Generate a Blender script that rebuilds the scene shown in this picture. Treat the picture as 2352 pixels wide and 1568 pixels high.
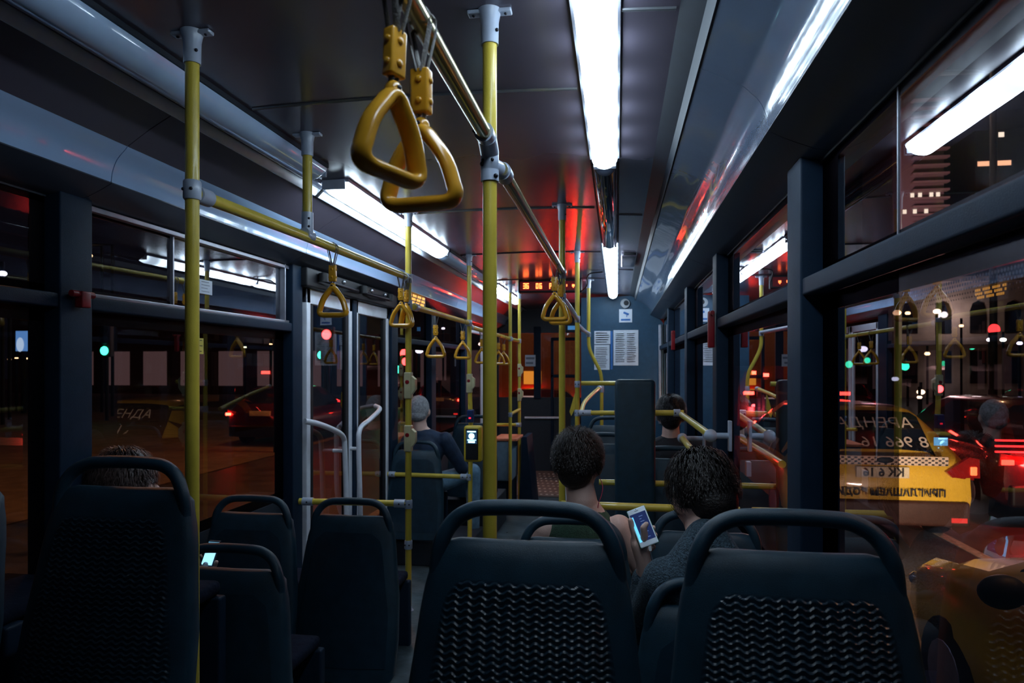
import bpy, bmesh, math, random
from mathutils import Vector, Matrix, noise
random.seed(7)
for o in list(bpy.data.objects): bpy.data.objects.remove(o)
S = bpy.context.scene
COL = S.collection
PI = math.pi

# ------------------------------------------------------------------ camera
F = 1568.0                      # focal length in pixels of the 2352 wide frame
TH = math.atan(242 / F)         # yaw to the left
CT, ST = math.cos(TH), math.sin(TH)
EYE = 1.6
cam = bpy.data.cameras.new('camera')
cam.lens = 24; cam.sensor_width = 36; cam.shift_y = 56 / 2352
cam.clip_start = 0.02; cam.clip_end = 600
co = bpy.data.objects.new('camera', cam); COL.objects.link(co)
co.location = (0, 0, EYE); co.rotation_euler = (PI / 2, 0, TH)
S.camera = co
cam.dof.use_dof = True; cam.dof.focus_distance = 2.3; cam.dof.aperture_fstop = 5.6

# ------------------------------------------------------------------ world, colour management
W = bpy.data.worlds.new('night_sky'); S.world = W; W.use_nodes = True
wn = W.node_tree.nodes['Background']
wn.inputs[0].default_value = (0.10, 0.09, 0.16, 1); wn.inputs[1].default_value = 0.035
S.view_settings.view_transform = 'Standard'; S.view_settings.look = 'None'
S.view_settings.exposure = 0.0; S.view_settings.gamma = 1.0
S.view_settings.use_curve_mapping = False
LAMP = 13.0                     # strength of the lit roof lamps
COOL = (0.66, 0.84, 1.0)
SODIUM = (1.0, 0.42, 0.12)

def point_light(name, loc, power, color, size=0.15, parent=None):
    l = bpy.data.lights.new(name, 'POINT'); l.energy = power; l.color = color; l.shadow_soft_size = size
    o = bpy.data.objects.new(name, l); o.location = loc; COL.objects.link(o)
    if parent: o.parent = parent; o.location = Vector(loc) - WL.get(parent.name, Vector())
    return o

# ------------------------------------------------------------------ picture helpers: pixel + real distance -> place
def tpx(px):
    x = (px - 1176) / F
    return (x * CT - ST) / (CT + x * ST)
def at(px, py, Y=None, X=None):
    t = tpx(px)
    if Y is None: Y = X / t
    X = t * Y
    zc = -X * ST + Y * CT
    return Vector((X, Y, EYE - (py - 840) / F * zc))

# ------------------------------------------------------------------ materials
MATS = {}
def mat(name, col, rough=0.5, metal=0.0, spec=0.5, em=None, ems=0.0, var=0.12, scale=18.0, bump=0.0, bscale=60.0, coat=0.0, rvar=0.0):
    if name in MATS: return MATS[name]
    m = bpy.data.materials.new(name); m.use_nodes = True
    nt = m.node_tree; b = nt.nodes['Principled BSDF']
    b.inputs['Roughness'].default_value = rough; b.inputs['Metallic'].default_value = metal
    b.inputs['Specular IOR Level'].default_value = spec
    b.inputs['Coat Weight'].default_value = coat
    tc = nt.nodes.new('ShaderNodeTexCoord')
    n = nt.nodes.new('ShaderNodeTexNoise'); n.inputs['Scale'].default_value = scale; n.inputs['Detail'].default_value = 4
    nt.links.new(tc.outputs['Object'], n.inputs['Vector'])
    r = nt.nodes.new('ShaderNodeValToRGB')
    a = [max(0, c * (1 - var)) for c in col[:3]]; d = [min(1, c * (1 + var)) for c in col[:3]]
    r.color_ramp.elements[0].position = 0.3; r.color_ramp.elements[1].position = 0.7
    r.color_ramp.elements[0].color = (*a, 1); r.color_ramp.elements[1].color = (*d, 1)
    nt.links.new(n.outputs['Fac'], r.inputs['Fac']); nt.links.new(r.outputs['Color'], b.inputs['Base Color'])
    if rvar:
        mr = nt.nodes.new('ShaderNodeMapRange'); mr.inputs[3].default_value = rough - rvar; mr.inputs[4].default_value = rough + rvar
        nt.links.new(n.outputs['Fac'], mr.inputs[0]); nt.links.new(mr.outputs[0], b.inputs['Roughness'])
    if bump:
        n2 = nt.nodes.new('ShaderNodeTexNoise'); n2.inputs['Scale'].default_value = bscale; n2.inputs['Detail'].default_value = 3
        nt.links.new(tc.outputs['Object'], n2.inputs['Vector'])
        bp = nt.nodes.new('ShaderNodeBump'); bp.inputs['Strength'].default_value = bump; bp.inputs['Distance'].default_value = 0.01
        nt.links.new(n2.outputs['Fac'], bp.inputs['Height']); nt.links.new(bp.outputs['Normal'], b.inputs['Normal'])
    if em:
        b.inputs['Emission Color'].default_value = (*em, 1); b.inputs['Emission Strength'].default_value = ems
    MATS[name] = m
    return m
def glow(name, col, s): return mat(name, (0.02, 0.02, 0.02), 0.4, em=col, ems=s)
def glass(name, tint, refl=1.0, rough=0.0):
    if name in MATS: return MATS[name]
    m = bpy.data.materials.new(name); m.use_nodes = True; nt = m.node_tree
    for n in list(nt.nodes): nt.nodes.remove(n)
    out = nt.nodes.new('ShaderNodeOutputMaterial'); mx = nt.nodes.new('ShaderNodeMixShader')
    tr = nt.nodes.new('ShaderNodeBsdfTransparent'); tr.inputs[0].default_value = (*tint, 1)
    gl = nt.nodes.new('ShaderNodeBsdfGlossy'); gl.inputs['Roughness'].default_value = rough
    gl.inputs[0].default_value = (0.95, 0.95, 1, 1)
    fr = nt.nodes.new('ShaderNodeFresnel'); ge = nt.nodes.new('ShaderNodeNewGeometry')
    io = nt.nodes.new('ShaderNodeMapRange'); io.inputs[3].default_value = 1.5; io.inputs[4].default_value = 1 / 1.5   # same glass from both faces
    nt.links.new(ge.outputs['Backfacing'], io.inputs[0]); nt.links.new(io.outputs[0], fr.inputs[0])
    mu = nt.nodes.new('ShaderNodeMath'); mu.operation = 'MULTIPLY'; mu.inputs[1].default_value = refl; mu.use_clamp = True
    nt.links.new(fr.outputs[0], mu.inputs[0]); nt.links.new(mu.outputs[0], mx.inputs[0])
    nt.links.new(tr.outputs[0], mx.inputs[1]); nt.links.new(gl.outputs[0], mx.inputs[2]); nt.links.new(mx.outputs[0], out.inputs[0])
    MATS[name] = m
    return m

M_YEL = mat('yellow_powder_coat', (0.66, 0.50, 0.06), 0.32, bump=0.08, bscale=300, coat=0.15, var=0.07)
M_RING = mat('orange_yellow_plastic', (0.80, 0.38, 0.026), 0.25, var=0.1, coat=0.3)
M_CLAMP = mat('pale_grey_fitting', (0.42, 0.48, 0.60), 0.3, var=0.08, coat=0.2)
M_SCREW = mat('dark_screw', (0.03, 0.03, 0.04), 0.4, metal=0.7)
M_SEAT = mat('dark_seat_plastic', (0.011, 0.040, 0.066), 0.38, bump=0.22, bscale=700, var=0.2)
M_SEATD = mat('dark_back_panel_plastic', (0.010, 0.030, 0.050), 0.34, var=0.2)
M_CUSH = mat('navy_seat_cloth', (0.008, 0.013, 0.028), 0.95, spec=.1, var=0.3, bump=0.3)
M_STEEL = mat('steel', (0.4, 0.42, 0.46), 0.3, metal=0.9)
M_FRAME = mat('dark_blue_frame', (0.008, 0.022, 0.046), 0.55, spec=0.16, bump=0.15, bscale=400, var=0.12)
M_BLACK = mat('black_rubber', (0.006, 0.007, 0.010), 0.55)
M_ALU = mat('aluminium_trim', (0.42, 0.44, 0.52), 0.32, metal=0.6)
M_CEIL = mat('grey_ceiling_laminate', (0.115, 0.10, 0.135), 0.24, var=0.06, scale=3, coat=0.35, rvar=0.03)
MATS['grey_ceiling_laminate'].node_tree.nodes['Principled BSDF'].inputs['Coat Roughness'].default_value = 0.16
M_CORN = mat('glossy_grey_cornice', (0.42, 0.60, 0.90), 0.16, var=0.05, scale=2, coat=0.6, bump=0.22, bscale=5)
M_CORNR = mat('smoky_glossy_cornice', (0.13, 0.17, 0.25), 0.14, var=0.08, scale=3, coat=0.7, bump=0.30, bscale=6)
M_SOFF = mat('dark_soffit', (0.05, 0.06, 0.085), 0.3, var=0.1, scale=3, bump=0.12, bscale=6)
M_BAND = mat('dark_gap_band', (0.010, 0.018, 0.030), 0.6)
M_STRIP = mat('pale_strip', (0.80, 0.86, 0.98), 0.4, var=0.05)
M_TUBE = mat('unlit_lamp_cover', (0.52, 0.70, 1.0), 0.12, coat=0.8, var=0.04)
M_TUBEC = mat('clear_smoky_cover', (0.05, 0.06, 0.09), 0.08, coat=0.8)
M_LIT = glow('lit_lamp_cover', COOL, LAMP)
_nt = M_LIT.node_tree; _b = _nt.nodes['Principled BSDF']; _tc = _nt.nodes.new('ShaderNodeTexCoord'); _sx = _nt.nodes.new('ShaderNodeSeparateXYZ')
_nt.links.new(_tc.outputs['Object'], _sx.inputs[0]); _m1 = _nt.nodes.new('ShaderNodeMath'); _m1.operation = 'MULTIPLY'; _m1.inputs[1].default_value = PI / .24
_m2 = _nt.nodes.new('ShaderNodeMath'); _m2.operation = 'SINE'; _m3 = _nt.nodes.new('ShaderNodeMath'); _m3.operation = 'POWER'; _m3.inputs[1].default_value = 4
_m4 = _nt.nodes.new('ShaderNodeMath'); _m4.operation = 'MULTIPLY_ADD'; _m4.inputs[1].default_value = LAMP * 1.5; _m4.inputs[2].default_value = LAMP * .5
_nt.links.new(_sx.outputs[1], _m1.inputs[0]); _nt.links.new(_m1.outputs[0], _m2.inputs[0]); _nt.links.new(_m2.outputs[0], _m3.inputs[0]); _nt.links.new(_m3.outputs[0], _m4.inputs[0]); _nt.links.new(_m4.outputs[0], _b.inputs['Emission Strength'])
M_FLOOR = mat('blue_grey_floor', (0.075, 0.105, 0.125), 0.33, var=0.55, scale=9, bump=0.2, bscale=30, rvar=0.12)
M_WALL = mat('blue_wall_panel', (0.016, 0.070, 0.135), 0.45, bump=0.25, bscale=160, var=0.1)
M_WALLD = mat('dark_wall_panel', (0.018, 0.026, 0.04), 0.5, var=0.1)
M_WHITE = mat('white_door_frame', (0.78, 0.82, 0.92), 0.3, var=0.06)
M_PAPER = mat('white_paper', (0.72, 0.78, 0.88), 0.6, var=0.04)
M_PRINT = mat('grey_print', (0.25, 0.28, 0.36), 0.7)
M_RED = mat('red_plastic', (0.30, 0.012, 0.02), 0.35)
M_CREAM = mat('cream_plastic', (0.62, 0.56, 0.33), 0.4)
M_GLASS = glass('window_glass', (0.62, 0.58, 0.66), 2.1)
M_GLASSD = glass('tinted_film_glass', (0.11, 0.09, 0.12), 2.1)
M_GLASSL = glass('left_window_glass', (0.55, 0.48, 0.50), 1.3)
M_GLASS2 = glass('second_sliding_pane', (0.42, 0.38, 0.44), 3.6)

# ------------------------------------------------------------------ mesh helpers
WL = {}
class MB:
    def __init__(s): s.bm = bmesh.new()
    def faces(s, vs, fs):
        v = [s.bm.verts.new(p) for p in vs]
        for f in fs:
            try: s.bm.faces.new([v[i] for i in f])
            except ValueError: pass
        return v
    def box(s, lo, hi, bev=0.0, R=None, c=None):
        lo = Vector(lo); hi = Vector(hi)
        x0, y0, z0 = lo; x1, y1, z1 = hi
        P = [Vector(p) for p in ((x0,y0,z0),(x1,y0,z0),(x1,y1,z0),(x0,y1,z0),(x0,y0,z1),(x1,y0,z1),(x1,y1,z1),(x0,y1,z1))]
        if R is not None:
            c = Vector(c) if c is not None else (lo + hi) / 2
            P = [R @ (p - c) + c for p in P]
        fs = [(3,2,1,0),(4,5,6,7),(0,1,5,4),(1,2,6,5),(2,3,7,6),(3,0,4,7)]
        v = s.faces(P, fs)
        if bev:
            es = list({e for q in v for e in q.link_edges})
            bmesh.ops.bevel(s.bm, geom=es, offset=bev, segments=3, affect='EDGES', profile=0.6)
        return s
    def rings(s, rs, caps=True, closed=False):
        V = [[s.bm.verts.new(p) for p in r] for r in rs]
        n = len(V[0]); m = len(V)
        for i in range(m if closed else m - 1):
            a, b = V[i], V[(i + 1) % m]
            for j in range(n):
                k = (j + 1) % n
                try: s.bm.faces.new((a[j], a[k], b[k], b[j]))
                except ValueError: pass
        if caps and not closed:
            try: s.bm.faces.new(list(reversed(V[0]))); s.bm.faces.new(V[-1])
            except ValueError: pass
        return s
    def tube(s, pts, r, n=14, closed=False, caps=True, flat=1.0, up=None):
        pts = [Vector(p) for p in pts]; m = len(pts)
        rr = r if isinstance(r, (list, tuple)) else [r] * m
        N = None; rs = []
        for i, p in enumerate(pts):
            a = pts[i - 1] if (i > 0 or closed) else p
            b = pts[(i + 1) % m] if (i < m - 1 or closed) else p
            T = (b - a).normalized()
            if up is not None: N = Vector(up)
            elif N is None: N = T.orthogonal().normalized()
            N = (N - T * N.dot(T)).normalized()
            B = T.cross(N)
            rs.append([p + N * math.cos(q) * rr[i] * flat + B * math.sin(q) * rr[i] for q in [2 * PI * k / n for k in range(n)]])
        return s.rings(rs, caps, closed)
    def ell(s, c, r, R=None, u=20, v=12):
        c = Vector(c)
        M = Matrix.Diagonal((r[0], r[1], r[2], 1))
        M = Matrix.Translation(c) @ (R.to_4x4() if R is not None else Matrix.Identity(4)) @ M
        bmesh.ops.create_uvsphere(s.bm, u_segments=u, v_segments=v, radius=1, matrix=M)
        return s
    def cap(s, a, b, ra, rb, n=16):
        a = Vector(a); b = Vector(b)
        s.tube([a, a.lerp(b, .5), b], [ra, (ra + rb) / 2, rb], n); s.ell(a, (ra,) * 3, u=n, v=10); s.ell(b, (rb,) * 3, u=n, v=10)
        return s
    def prism(s, poly, d):          # poly: list of points, d: extrusion vector
        n = len(poly); d = Vector(d)
        v = s.faces([Vector(p) for p in poly] + [Vector(p) + d for p in poly],
            [tuple(range(n))] + [tuple(range(2 * n - 1, n - 1, -1))] + [(i, i + n, (i + 1) % n + n, (i + 1) % n) for i in range(n)])
        return s
    def lathe(s, prof, c, axis='z', n=20):
        rs = []
        for r, h in prof:
            ring = []
            for k in range(n):
                q = 2 * PI * k / n; x, y = r * math.cos(q), r * math.sin(q)
                ring.append(Vector(c) + (Vector((x, y, h)) if axis == 'z' else Vector((x, h, y)) if axis == 'y' else Vector((h, x, y))))
            rs.append(ring)
        return s.rings(rs)
def wpos(p):
    return WL.get(p.name, Vector((0, 0, 0)))
def obj(name, mb, m, parent=None, local=False, smooth=True, label=None, ang=40):
    me = bpy.data.meshes.new(name)
    bm = mb.bm
    if parent is not None and not local:
        bmesh.ops.translate(bm, verts=bm.verts, vec=-wpos(parent))
    bmesh.ops.recalc_face_normals(bm, faces=bm.faces)
    if smooth:
        for f in bm.faces: f.smooth = True
        for e in bm.edges:
            if len(e.link_faces) == 2 and e.calc_face_angle(0) > math.radians(ang): e.smooth = False
    bm.to_mesh(me); bm.free()
    me.materials.append(m)
    o = bpy.data.objects.new(name, me); COL.objects.link(o)
    if parent is not None: o.parent = parent; WL[o.name] = wpos(parent)
    if label: o['label'] = label
    return o
def objs(name, mb, mt, parent=None, local=False, label=None, **kw):
    bm = mb.bm; left = set(bm.verts); out = []; groups = []
    while left:
        st_ = [left.pop()]; g = set(st_)
        while st_:
            v = st_.pop()
            for e in v.link_edges:
                w = e.other_vert(v)
                if w in left: left.discard(w); g.add(w); st_.append(w)
        groups.append(g)
    for g in groups:
        mp = {}; nb = MB()
        for v in g: mp[v] = nb.bm.verts.new(v.co)
        for f in {f for v in g for f in v.link_faces}:
            try: nb.bm.faces.new([mp[v] for v in f.verts])
            except ValueError: pass
        out.append(obj(name, nb, mt, parent, local=local, label=label, **kw))
    bm.free(); return out
def tag(o, label, cat, group=None, kind=None):
    o['label'] = label; o['category'] = cat
    if group: o['group'] = group
    if kind: o['kind'] = kind
    return o
def thing(name, label, cat, loc=(0, 0, 0), group=None, rz=0):
    o = bpy.data.objects.new(name, None); COL.objects.link(o); o.location = loc; o.rotation_euler.z = rz
    o.empty_display_size = 0.1
    WL[o.name] = Vector(loc)
    return tag(o, label, cat, group)
def struct(name, mb, m, parent=None, smooth=True):
    o = obj(name, mb, m, parent, smooth=smooth)
    if parent is None: o['kind'] = 'structure'
    return o
def sroot(name):
    o = bpy.data.objects.new(name, None); COL.objects.link(o); o['kind'] = 'structure'; WL[o.name] = Vector(); return o
KIDS = {}
def copy_tree(o, parent=None):
    c = o.copy(); COL.objects.link(c)
    if parent: c.parent = parent; WL[c.name] = wpos(parent)
    for ch in [x for x in COL.objects if x.parent is o]: copy_tree(ch, c)
    return c
def dup(root, loc, label, rz=0, group=None, scale=None):
    r = copy_tree(root); r.location = loc; r.rotation_euler = (0, 0, rz); r['label'] = label
    if group: r['group'] = group
    if scale: r.scale = (scale,) * 3
    WL[r.name] = Vector(loc)
    return r
def spline(pts, k=6):
    pts = [Vector(p) for p in pts]; out = []
    P = [2 * pts[0] - pts[1]] + pts + [2 * pts[-1] - pts[-2]]
    for i in range(1, len(P) - 2):
        a, b, c, d = P[i - 1:i + 3]
        for j in range(k):
            t = j / k
            out.append(0.5 * ((2 * b) + (c - a) * t + (2 * a - 5 * b + 4 * c - d) * t * t + (3 * b - 3 * c + d - a) * t ** 3))
    out.append(pts[-1]); return out
FONT_TMP = []
def text_mb(body, size, origin, mirror=False, ex=0.001, plane='-y', mb=None, align='LEFT', bold=0):
    cu = bpy.data.curves.new('writing', 'FONT'); cu.body = body; cu.size = size; cu.extrude = ex; cu.align_x = align; cu.offset = bold
    to = bpy.data.objects.new('writing_tmp', cu); COL.objects.link(to)
    dg = bpy.context.evaluated_depsgraph_get(); me = bpy.data.meshes.new_from_object(to.evaluated_get(dg))
    bpy.data.objects.remove(to)
    mb = mb or MB()
    bm2 = bmesh.new(); bm2.from_mesh(me)
    for v in bm2.verts:
        x, y, z = v.co
        if mirror: x = -x
        if plane == '-y': v.co = Vector(origin) + Vector((x, -z, y))
        elif plane == '+x': v.co = Vector(origin) + Vector((z, x, y))      # faces +X
        elif plane == '-x': v.co = Vector(origin) + Vector((-z, -x, y))
    bm2.to_mesh(me); bm2.free()
    mb.bm.from_mesh(me); bpy.data.meshes.remove(me)
    return mb

# ------------------------------------------------------------------ the bus shell
CX = -0.652
XL, XR = -1.852, 0.548
YB, YF = -0.9, 10.4
ZL, ZR = 0.0, 0.21              # low front floor, raised rear floor
YSTEP = 4.05
m = MB(); m.box((XL - .05, YSTEP, ZL - .06), (XR + .05, YF, ZL)); struct('floor_front', m, M_FLOOR)
m = MB(); m.box((XL - .05, YB, ZL - .06), (XR + .05, YSTEP, ZR)); struct('floor_rear', m, M_FLOOR)
yst = mat('yellow_edge_strip', (0.62, 0.55, 0.12), 0.5)
m = MB(); m.box((-1.08, 4.55, 0.0), (-.34, 4.78, .004)); struct('trim_1', m, yst)
m = MB(); m.box((-1.08, 4.2, 0.0), (-.34, 4.54, .003)); struct('trim_2', m, mat('pink_floor_patch', (.42, .25, .3), .5))
# floor mat with raised dots in front of the cab
t = thing('entrance_mat', 'brown studded rubber mat on the floor before the front wall', 'mat', (-.95, 9.0, 0))
m = MB(); m.box((-1.35, 8.3, 0), (-.45, 10.3, .01), .003); obj('mat_sheet', m, mat('brown_mat', (.16, .11, .10), .6), t)
m = MB()
for i in range(12):
    for j in range(9): m.lathe([(.018, .01), (.014, .016), (.0, .017)], (-1.27 + i * .068 + (j % 2) * .03, 8.4 + j * .2, 0), n=8)
obj('studs', m, mat('tan_studs', (.55, .42, .36), .4), t)['kind'] = 'stuff'

def ceil_z(x):
    d = abs(x - CX) / .8
    return 2.482 - .022 * d * d
# ceiling panels
m = MB(); xs = [CX - .80 + 1.6 * i / 24 for i in range(25)]; prof = [Vector((x, 0, ceil_z(x))) for x in xs]
top = [Vector((x, 0, 2.56)) for x in reversed(xs)]
m.rings([[p + Vector((0, y, 0)) for p in prof + top] for y in (YB, YF)]); ceil = struct('ceiling', m, M_CEIL)
# seams across the ceiling (pressed metal battens)
k = 3
for y, xa, xb in ((2.15, -1.22, -.125), (3.78, -1.22, -.125), (5.25, -1.22, -.125), (6.85, -1.22, -.125), (1.68, .01, .14), (3.95, .01, .14), (6.2, .01, .14)):
    m = MB(); m.tube([(x, y, ceil_z(x) - .001) for x in [xa + (xb - xa) * i / 8 for i in range(9)]], .006, 8, flat=1, up=None)
    struct('trim_%d' % k, m, M_STEEL if y < 5 else M_SCREW); k += 1
# cornice both sides: section points (distance from the centre line, height over the eye)
def sweep(name, sec, y0, y1, mt, side, close=True):
    m = MB(); R_ = []
    for y in (y0, y1): R_.append([Vector((CX + side * d, y, EYE + h)) for d, h in sec])
    m.rings(R_); return struct(name, m, mt)
def arc(pts, k=6): return [(p.x, p.y) for p in spline([Vector((a, b, 0)) for a, b in pts], k)]
segs = {1: [(-.9, 1.88), (1.884, 4.0), (4.004, 6.3), (6.304, 8.42)], -1: [(-.9, 2.08), (2.084, 3.55), (3.554, 7.1), (7.104, 10.4)]}
for side in (1, -1):
    for y0, y1 in segs[side]:
        up_ = arc([(.872, .795), (.93, .768), (.985, .738)])
        face = arc([(.985, .738), (1.022, .700), (1.040, .660), (1.046, .622)])
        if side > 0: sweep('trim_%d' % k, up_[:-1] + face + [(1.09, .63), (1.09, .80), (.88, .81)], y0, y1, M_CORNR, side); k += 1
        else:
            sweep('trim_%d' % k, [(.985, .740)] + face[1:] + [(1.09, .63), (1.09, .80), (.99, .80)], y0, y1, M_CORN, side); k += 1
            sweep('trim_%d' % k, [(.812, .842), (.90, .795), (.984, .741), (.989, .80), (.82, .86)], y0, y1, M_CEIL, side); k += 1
        sof = arc([(1.044, .619), (1.10, .592), (1.165, .566)], 4) + [(1.22, .56), (1.22, .66), (1.06, .66)]
        sweep('trim_%d' % k, sof, y0, y1, M_SOFF, side); k += 1
    if side > 0: sweep('trim_%d' % k, [(.80, .86), (.80, .875), (.90, .875), (.90, .80), (.866, .795), (.855, .835)], YB, YF, M_BAND, side); k += 1
# pale strip beside the left lamp row
sweep('trim_%d' % k, [(.783, .860), (.790, .836), (.800, .826), (.812, .830), (.816, .862), (.79, .866)], YB, YF, M_STRIP, -1); k += 1
m = MB(); m.box((-1.40, YB, 2.446), (-1.372, YF, 2.452)); struct('trim_%d' % k, m, M_ALU); k += 1
m = MB(); m.tube([(-1.4, 3.14, 2.47), (-1.445, 3.14, 2.425), (-1.48, 3.14, 2.45)], .008, 8); struct('trim_%d' % k, m, M_BLACK); k += 1

# ------------------------------------------------------------------ side walls, pillars, windows
SILL = EYE - .75; HEAD = EYE + .565; BAR0, BAR1 = EYE + .192, EYE + .240
def wall_low(name, x, side, y0, y1):
    m = MB(); m.box((min(x, x + side * .06), y0, -.05), (max(x, x + side * .06), y1, SILL)); return struct(name, m, M_WALLD)
wall_low('wall_left', XL, -1, YB, 3.68); wall_low('wall_left_front', XL, -1, 5.32, 8.5); wall_low('wall_right', XR, 1, YB, YF)
def head(name, x, side, y0, y1):
    m = MB(); m.box((min(x, x + side * .06), y0, HEAD - .01), (max(x, x + side * .06), y1, 2.56)); return struct(name, m, M_WALLD)
head('wall_left_head', XL, -1, YB, YF); head('wall_right_head', XR, 1, YB, YF)
def pillar(x, side, y0, y1, z0=0.0, edge=True):
    global k
    m = MB(); d = .052
    a, b = (x - side * d, x + side * .03)
    m.box((min(a, b), y0, z0), (max(a, b), y1, HEAD + .01), .006)
    struct('trim_%d' % k, m, M_FRAME); k += 1
pillar(XR, 1, 1.97, 2.12); pillar(XR, 1, 3.58, 3.72); pillar(XR, 1, 5.08, 5.24); pillar(XR, 1, 6.9, 7.05)
pillar(XL, -1, 1.98, 2.12); pillar(XL, -1, 3.60, 3.72); pillar(XL, -1, 5.30, 5.46); pillar(XL, -1, 6.5, 6.66); pillar(XL, -1, 8.0, 8.25)
M_FRIT = mat('black_frit', (.004, .004, .007), .25)
nwin = 0
def window(x, side, y0, y1, bar=True, alu=False, glass_mat=M_GLASS, frit0=.06, frit1=.06, split=None, frits=True):
    global nwin; nwin += 1
    r = sroot('window_%d' % nwin)
    gx = x + side * .006
    if frits:                                                   # black painted border of the glass
        m = MB()
        for (a, b, c, d) in ((y0, y0 + frit0, SILL, HEAD), (y1 - frit1, y1, SILL, HEAD), (y0, y1, SILL, SILL + .05), (y0, y1, BAR0 - .045, BAR0), (y0, y1, BAR1, BAR1 + .03), (y0, y1, HEAD - .03, HEAD)):
            m.box((gx + side * .002 - .002, a, c), (gx + side * .002 + .002, b, d))
        obj('window_border', m, M_FRIT, r)
    fr = MB(); a, b = x - side * .048, x + side * .01
    fr.box((min(a, b), y0, BAR0), (max(a, b), y1, BAR1), .007)
    obj('sash_bar', fr, M_FRAME, r)
    if alu:
        m = MB(); a, b = x - side * .03, x
        m.box((min(a, b), y0, BAR1), (max(a, b), y1, BAR1 + .014), .002); m.box((min(a, b), y0, HEAD - .022), (max(a, b), y1, HEAD - .004), .002)
        m.box((min(a, b), y1 - .05, BAR1), (max(a, b), y1 - .038, HEAD), .002)
        obj('window_frame', m, M_ALU, r)
    def pane(nm, ya, yb, za, zb, mt, off=0):
        p = MB(); p.faces([(gx + off, ya, za), (gx + off, yb, za), (gx + off, yb, zb), (gx + off, ya, zb)], [(0, 1, 2, 3)])
        return obj(nm, p, mt, r, smooth=False)
    ys = [y0] + (list(split) if split else []) + [y1]
    if split and side > 0:
        pane('upper_pane', y0, split[0], BAR1, HEAD, glass_mat); pane('upper_pane', split[0], y1, BAR1, HEAD, M_GLASSD)
        pane('lower_pane', y0, split[0], SILL, BAR0, glass_mat); pane('lower_pane', split[0], y1, SILL, BAR0, M_GLASSD)
        m = MB(); m.box((gx - .003, split[0] - .002, BAR1), (gx + .001, split[0] + .002, HEAD)); obj('pane_edge', m, M_ALU, r)
    elif split:
        pane('upper_pane', y0, split[0], BAR1, HEAD, glass_mat); pane('upper_pane', split[0], y1 - .05, BAR1, HEAD, M_GLASS2, .008)
        pane('lower_pane', y0, y1, SILL, BAR0, glass_mat)
        m = MB(); m.box((gx - .004, split[0] - .004, BAR1), (gx + .014, split[0] + .004, HEAD)); obj('pane_edge', m, M_ALU, r)
    else:
        pane('upper_pane', y0, y1, BAR1, HEAD, glass_mat); pane('lower_pane', y0, y1, SILL, BAR0, glass_mat)
    return r
window(XR, 1, -.6, 1.97, frit1=.13, split=(1.46,))
window(XR, 1, 2.12, 3.58, frit0=.02, frit1=.16); window(XR, 1, 3.72, 5.08, frit1=.16); window(XR, 1, 5.24, 6.9); window(XR, 1, 7.05, 8.4)
window(XL, -1, -.6, 1.98, glass_mat=M_GLASSL); window(XL, -1, 2.12, 3.60, alu=True, glass_mat=M_GLASSL, split=(2.62,), frit0=.01, frit1=.09)
window(XL, -1, 5.46, 6.5, glass_mat=M_GLASSL); window(XL, -1, 6.66, 8.0, glass_mat=M_GLASSL)
# perforated shade band along the top of the near right window
w1 = bpy.data.objects['window_1']
m = MB(); rr = .0034; gx = XR + .009
for row in range(5):
    for i in range(110):
        y = .98 + i * .0085 + (row % 2) * .00425; z = BAR0 - .052 - row * .0075; q = rr * (1 - row * .13)
        if y < 1.88: m.faces([(gx, y + q * math.cos(a), z + q * math.sin(a)) for a in (0, PI / 3, 2 * PI / 3, PI, 4 * PI / 3, 5 * PI / 3)], [(0, 1, 2, 3, 4, 5)])
obj('dotted_border', m, M_FRIT, w1, smooth=False)['kind'] = 'stuff'

# ------------------------------------------------------------------ front end: windscreen, cab partition
r = sroot('window_10')
m = MB(); m.faces([(XL, YF, 1.12), (XR, YF, 1.12), (XR, YF, 2.12), (XL, YF, 2.12)], [(0, 1, 2, 3)]); obj('glass_pane', m, glass('windscreen_glass', (.8, .75, .75), 1.0), r, smooth=False)
m = MB()
for x0, x1, z0, z1 in ((-1.86, -1.80, .0, 2.2), (-1.26, -1.15, 1.1, 2.2), (-1.0, -.955, .03, 2.02), (-.60, -.56, .03, 2.02), (-1.0, -.56, 1.98, 2.03), (-1.0, -.56, 1.42, 1.47), (-1.0, -.56, .03, .07)):
    m.box((x0, YF - .08, z0), (x1, YF - .02, z1), .01)
obj('window_frame', m, M_FRAME, r)
m = MB(); m.box((XL - .05, YF - .06, 0), (XR + .05, YF, 1.12)); m.box((XL - .05, YF - .06, 2.1), (XR + .05, YF, 2.56)); struct('wall_front', m, M_WALLD)
m = MB(); m.box((XL - .05, YB - .05, 0), (XR + .05, YB, 2.56)); struct('wall_back', m, M_WALLD)
PY = 8.45
xa, xb = at(1335, 800, PY).x, XR
m = MB(); m.prism([(xa, PY, 0), (xb, PY, 0), (xb, PY, EYE + .52), (at(1500, 700, PY).x, PY, EYE + .68), (at(1480, 690, PY).x, PY, EYE + .86), (xa, PY, EYE + .84)], (0, .05, 0))
struct('wall_cab', m, M_WALL, smooth=False)
m = MB(); m.box((XR - .055, PY - .03, .9), (XR - .02, PY - .005, EYE + .5), .005); struct('trim_%d' % k, m, M_ALU); k += 1
def sheet(name, label, cat, p0, p1, Y, mt, parts=None, th=.003, bev=.0):
    a = at(p0[0], p0[1], Y); b = at(p1[0], p1[1], Y)
    t = thing(name, label, cat, (a + b) / 2)
    m = MB(); m.box((a.x, Y - th, b.z), (b.x, Y, a.z)); obj('paper' if mt is M_PAPER else 'plate', m, mt, t, smooth=False)
    return t, a, b
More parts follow.
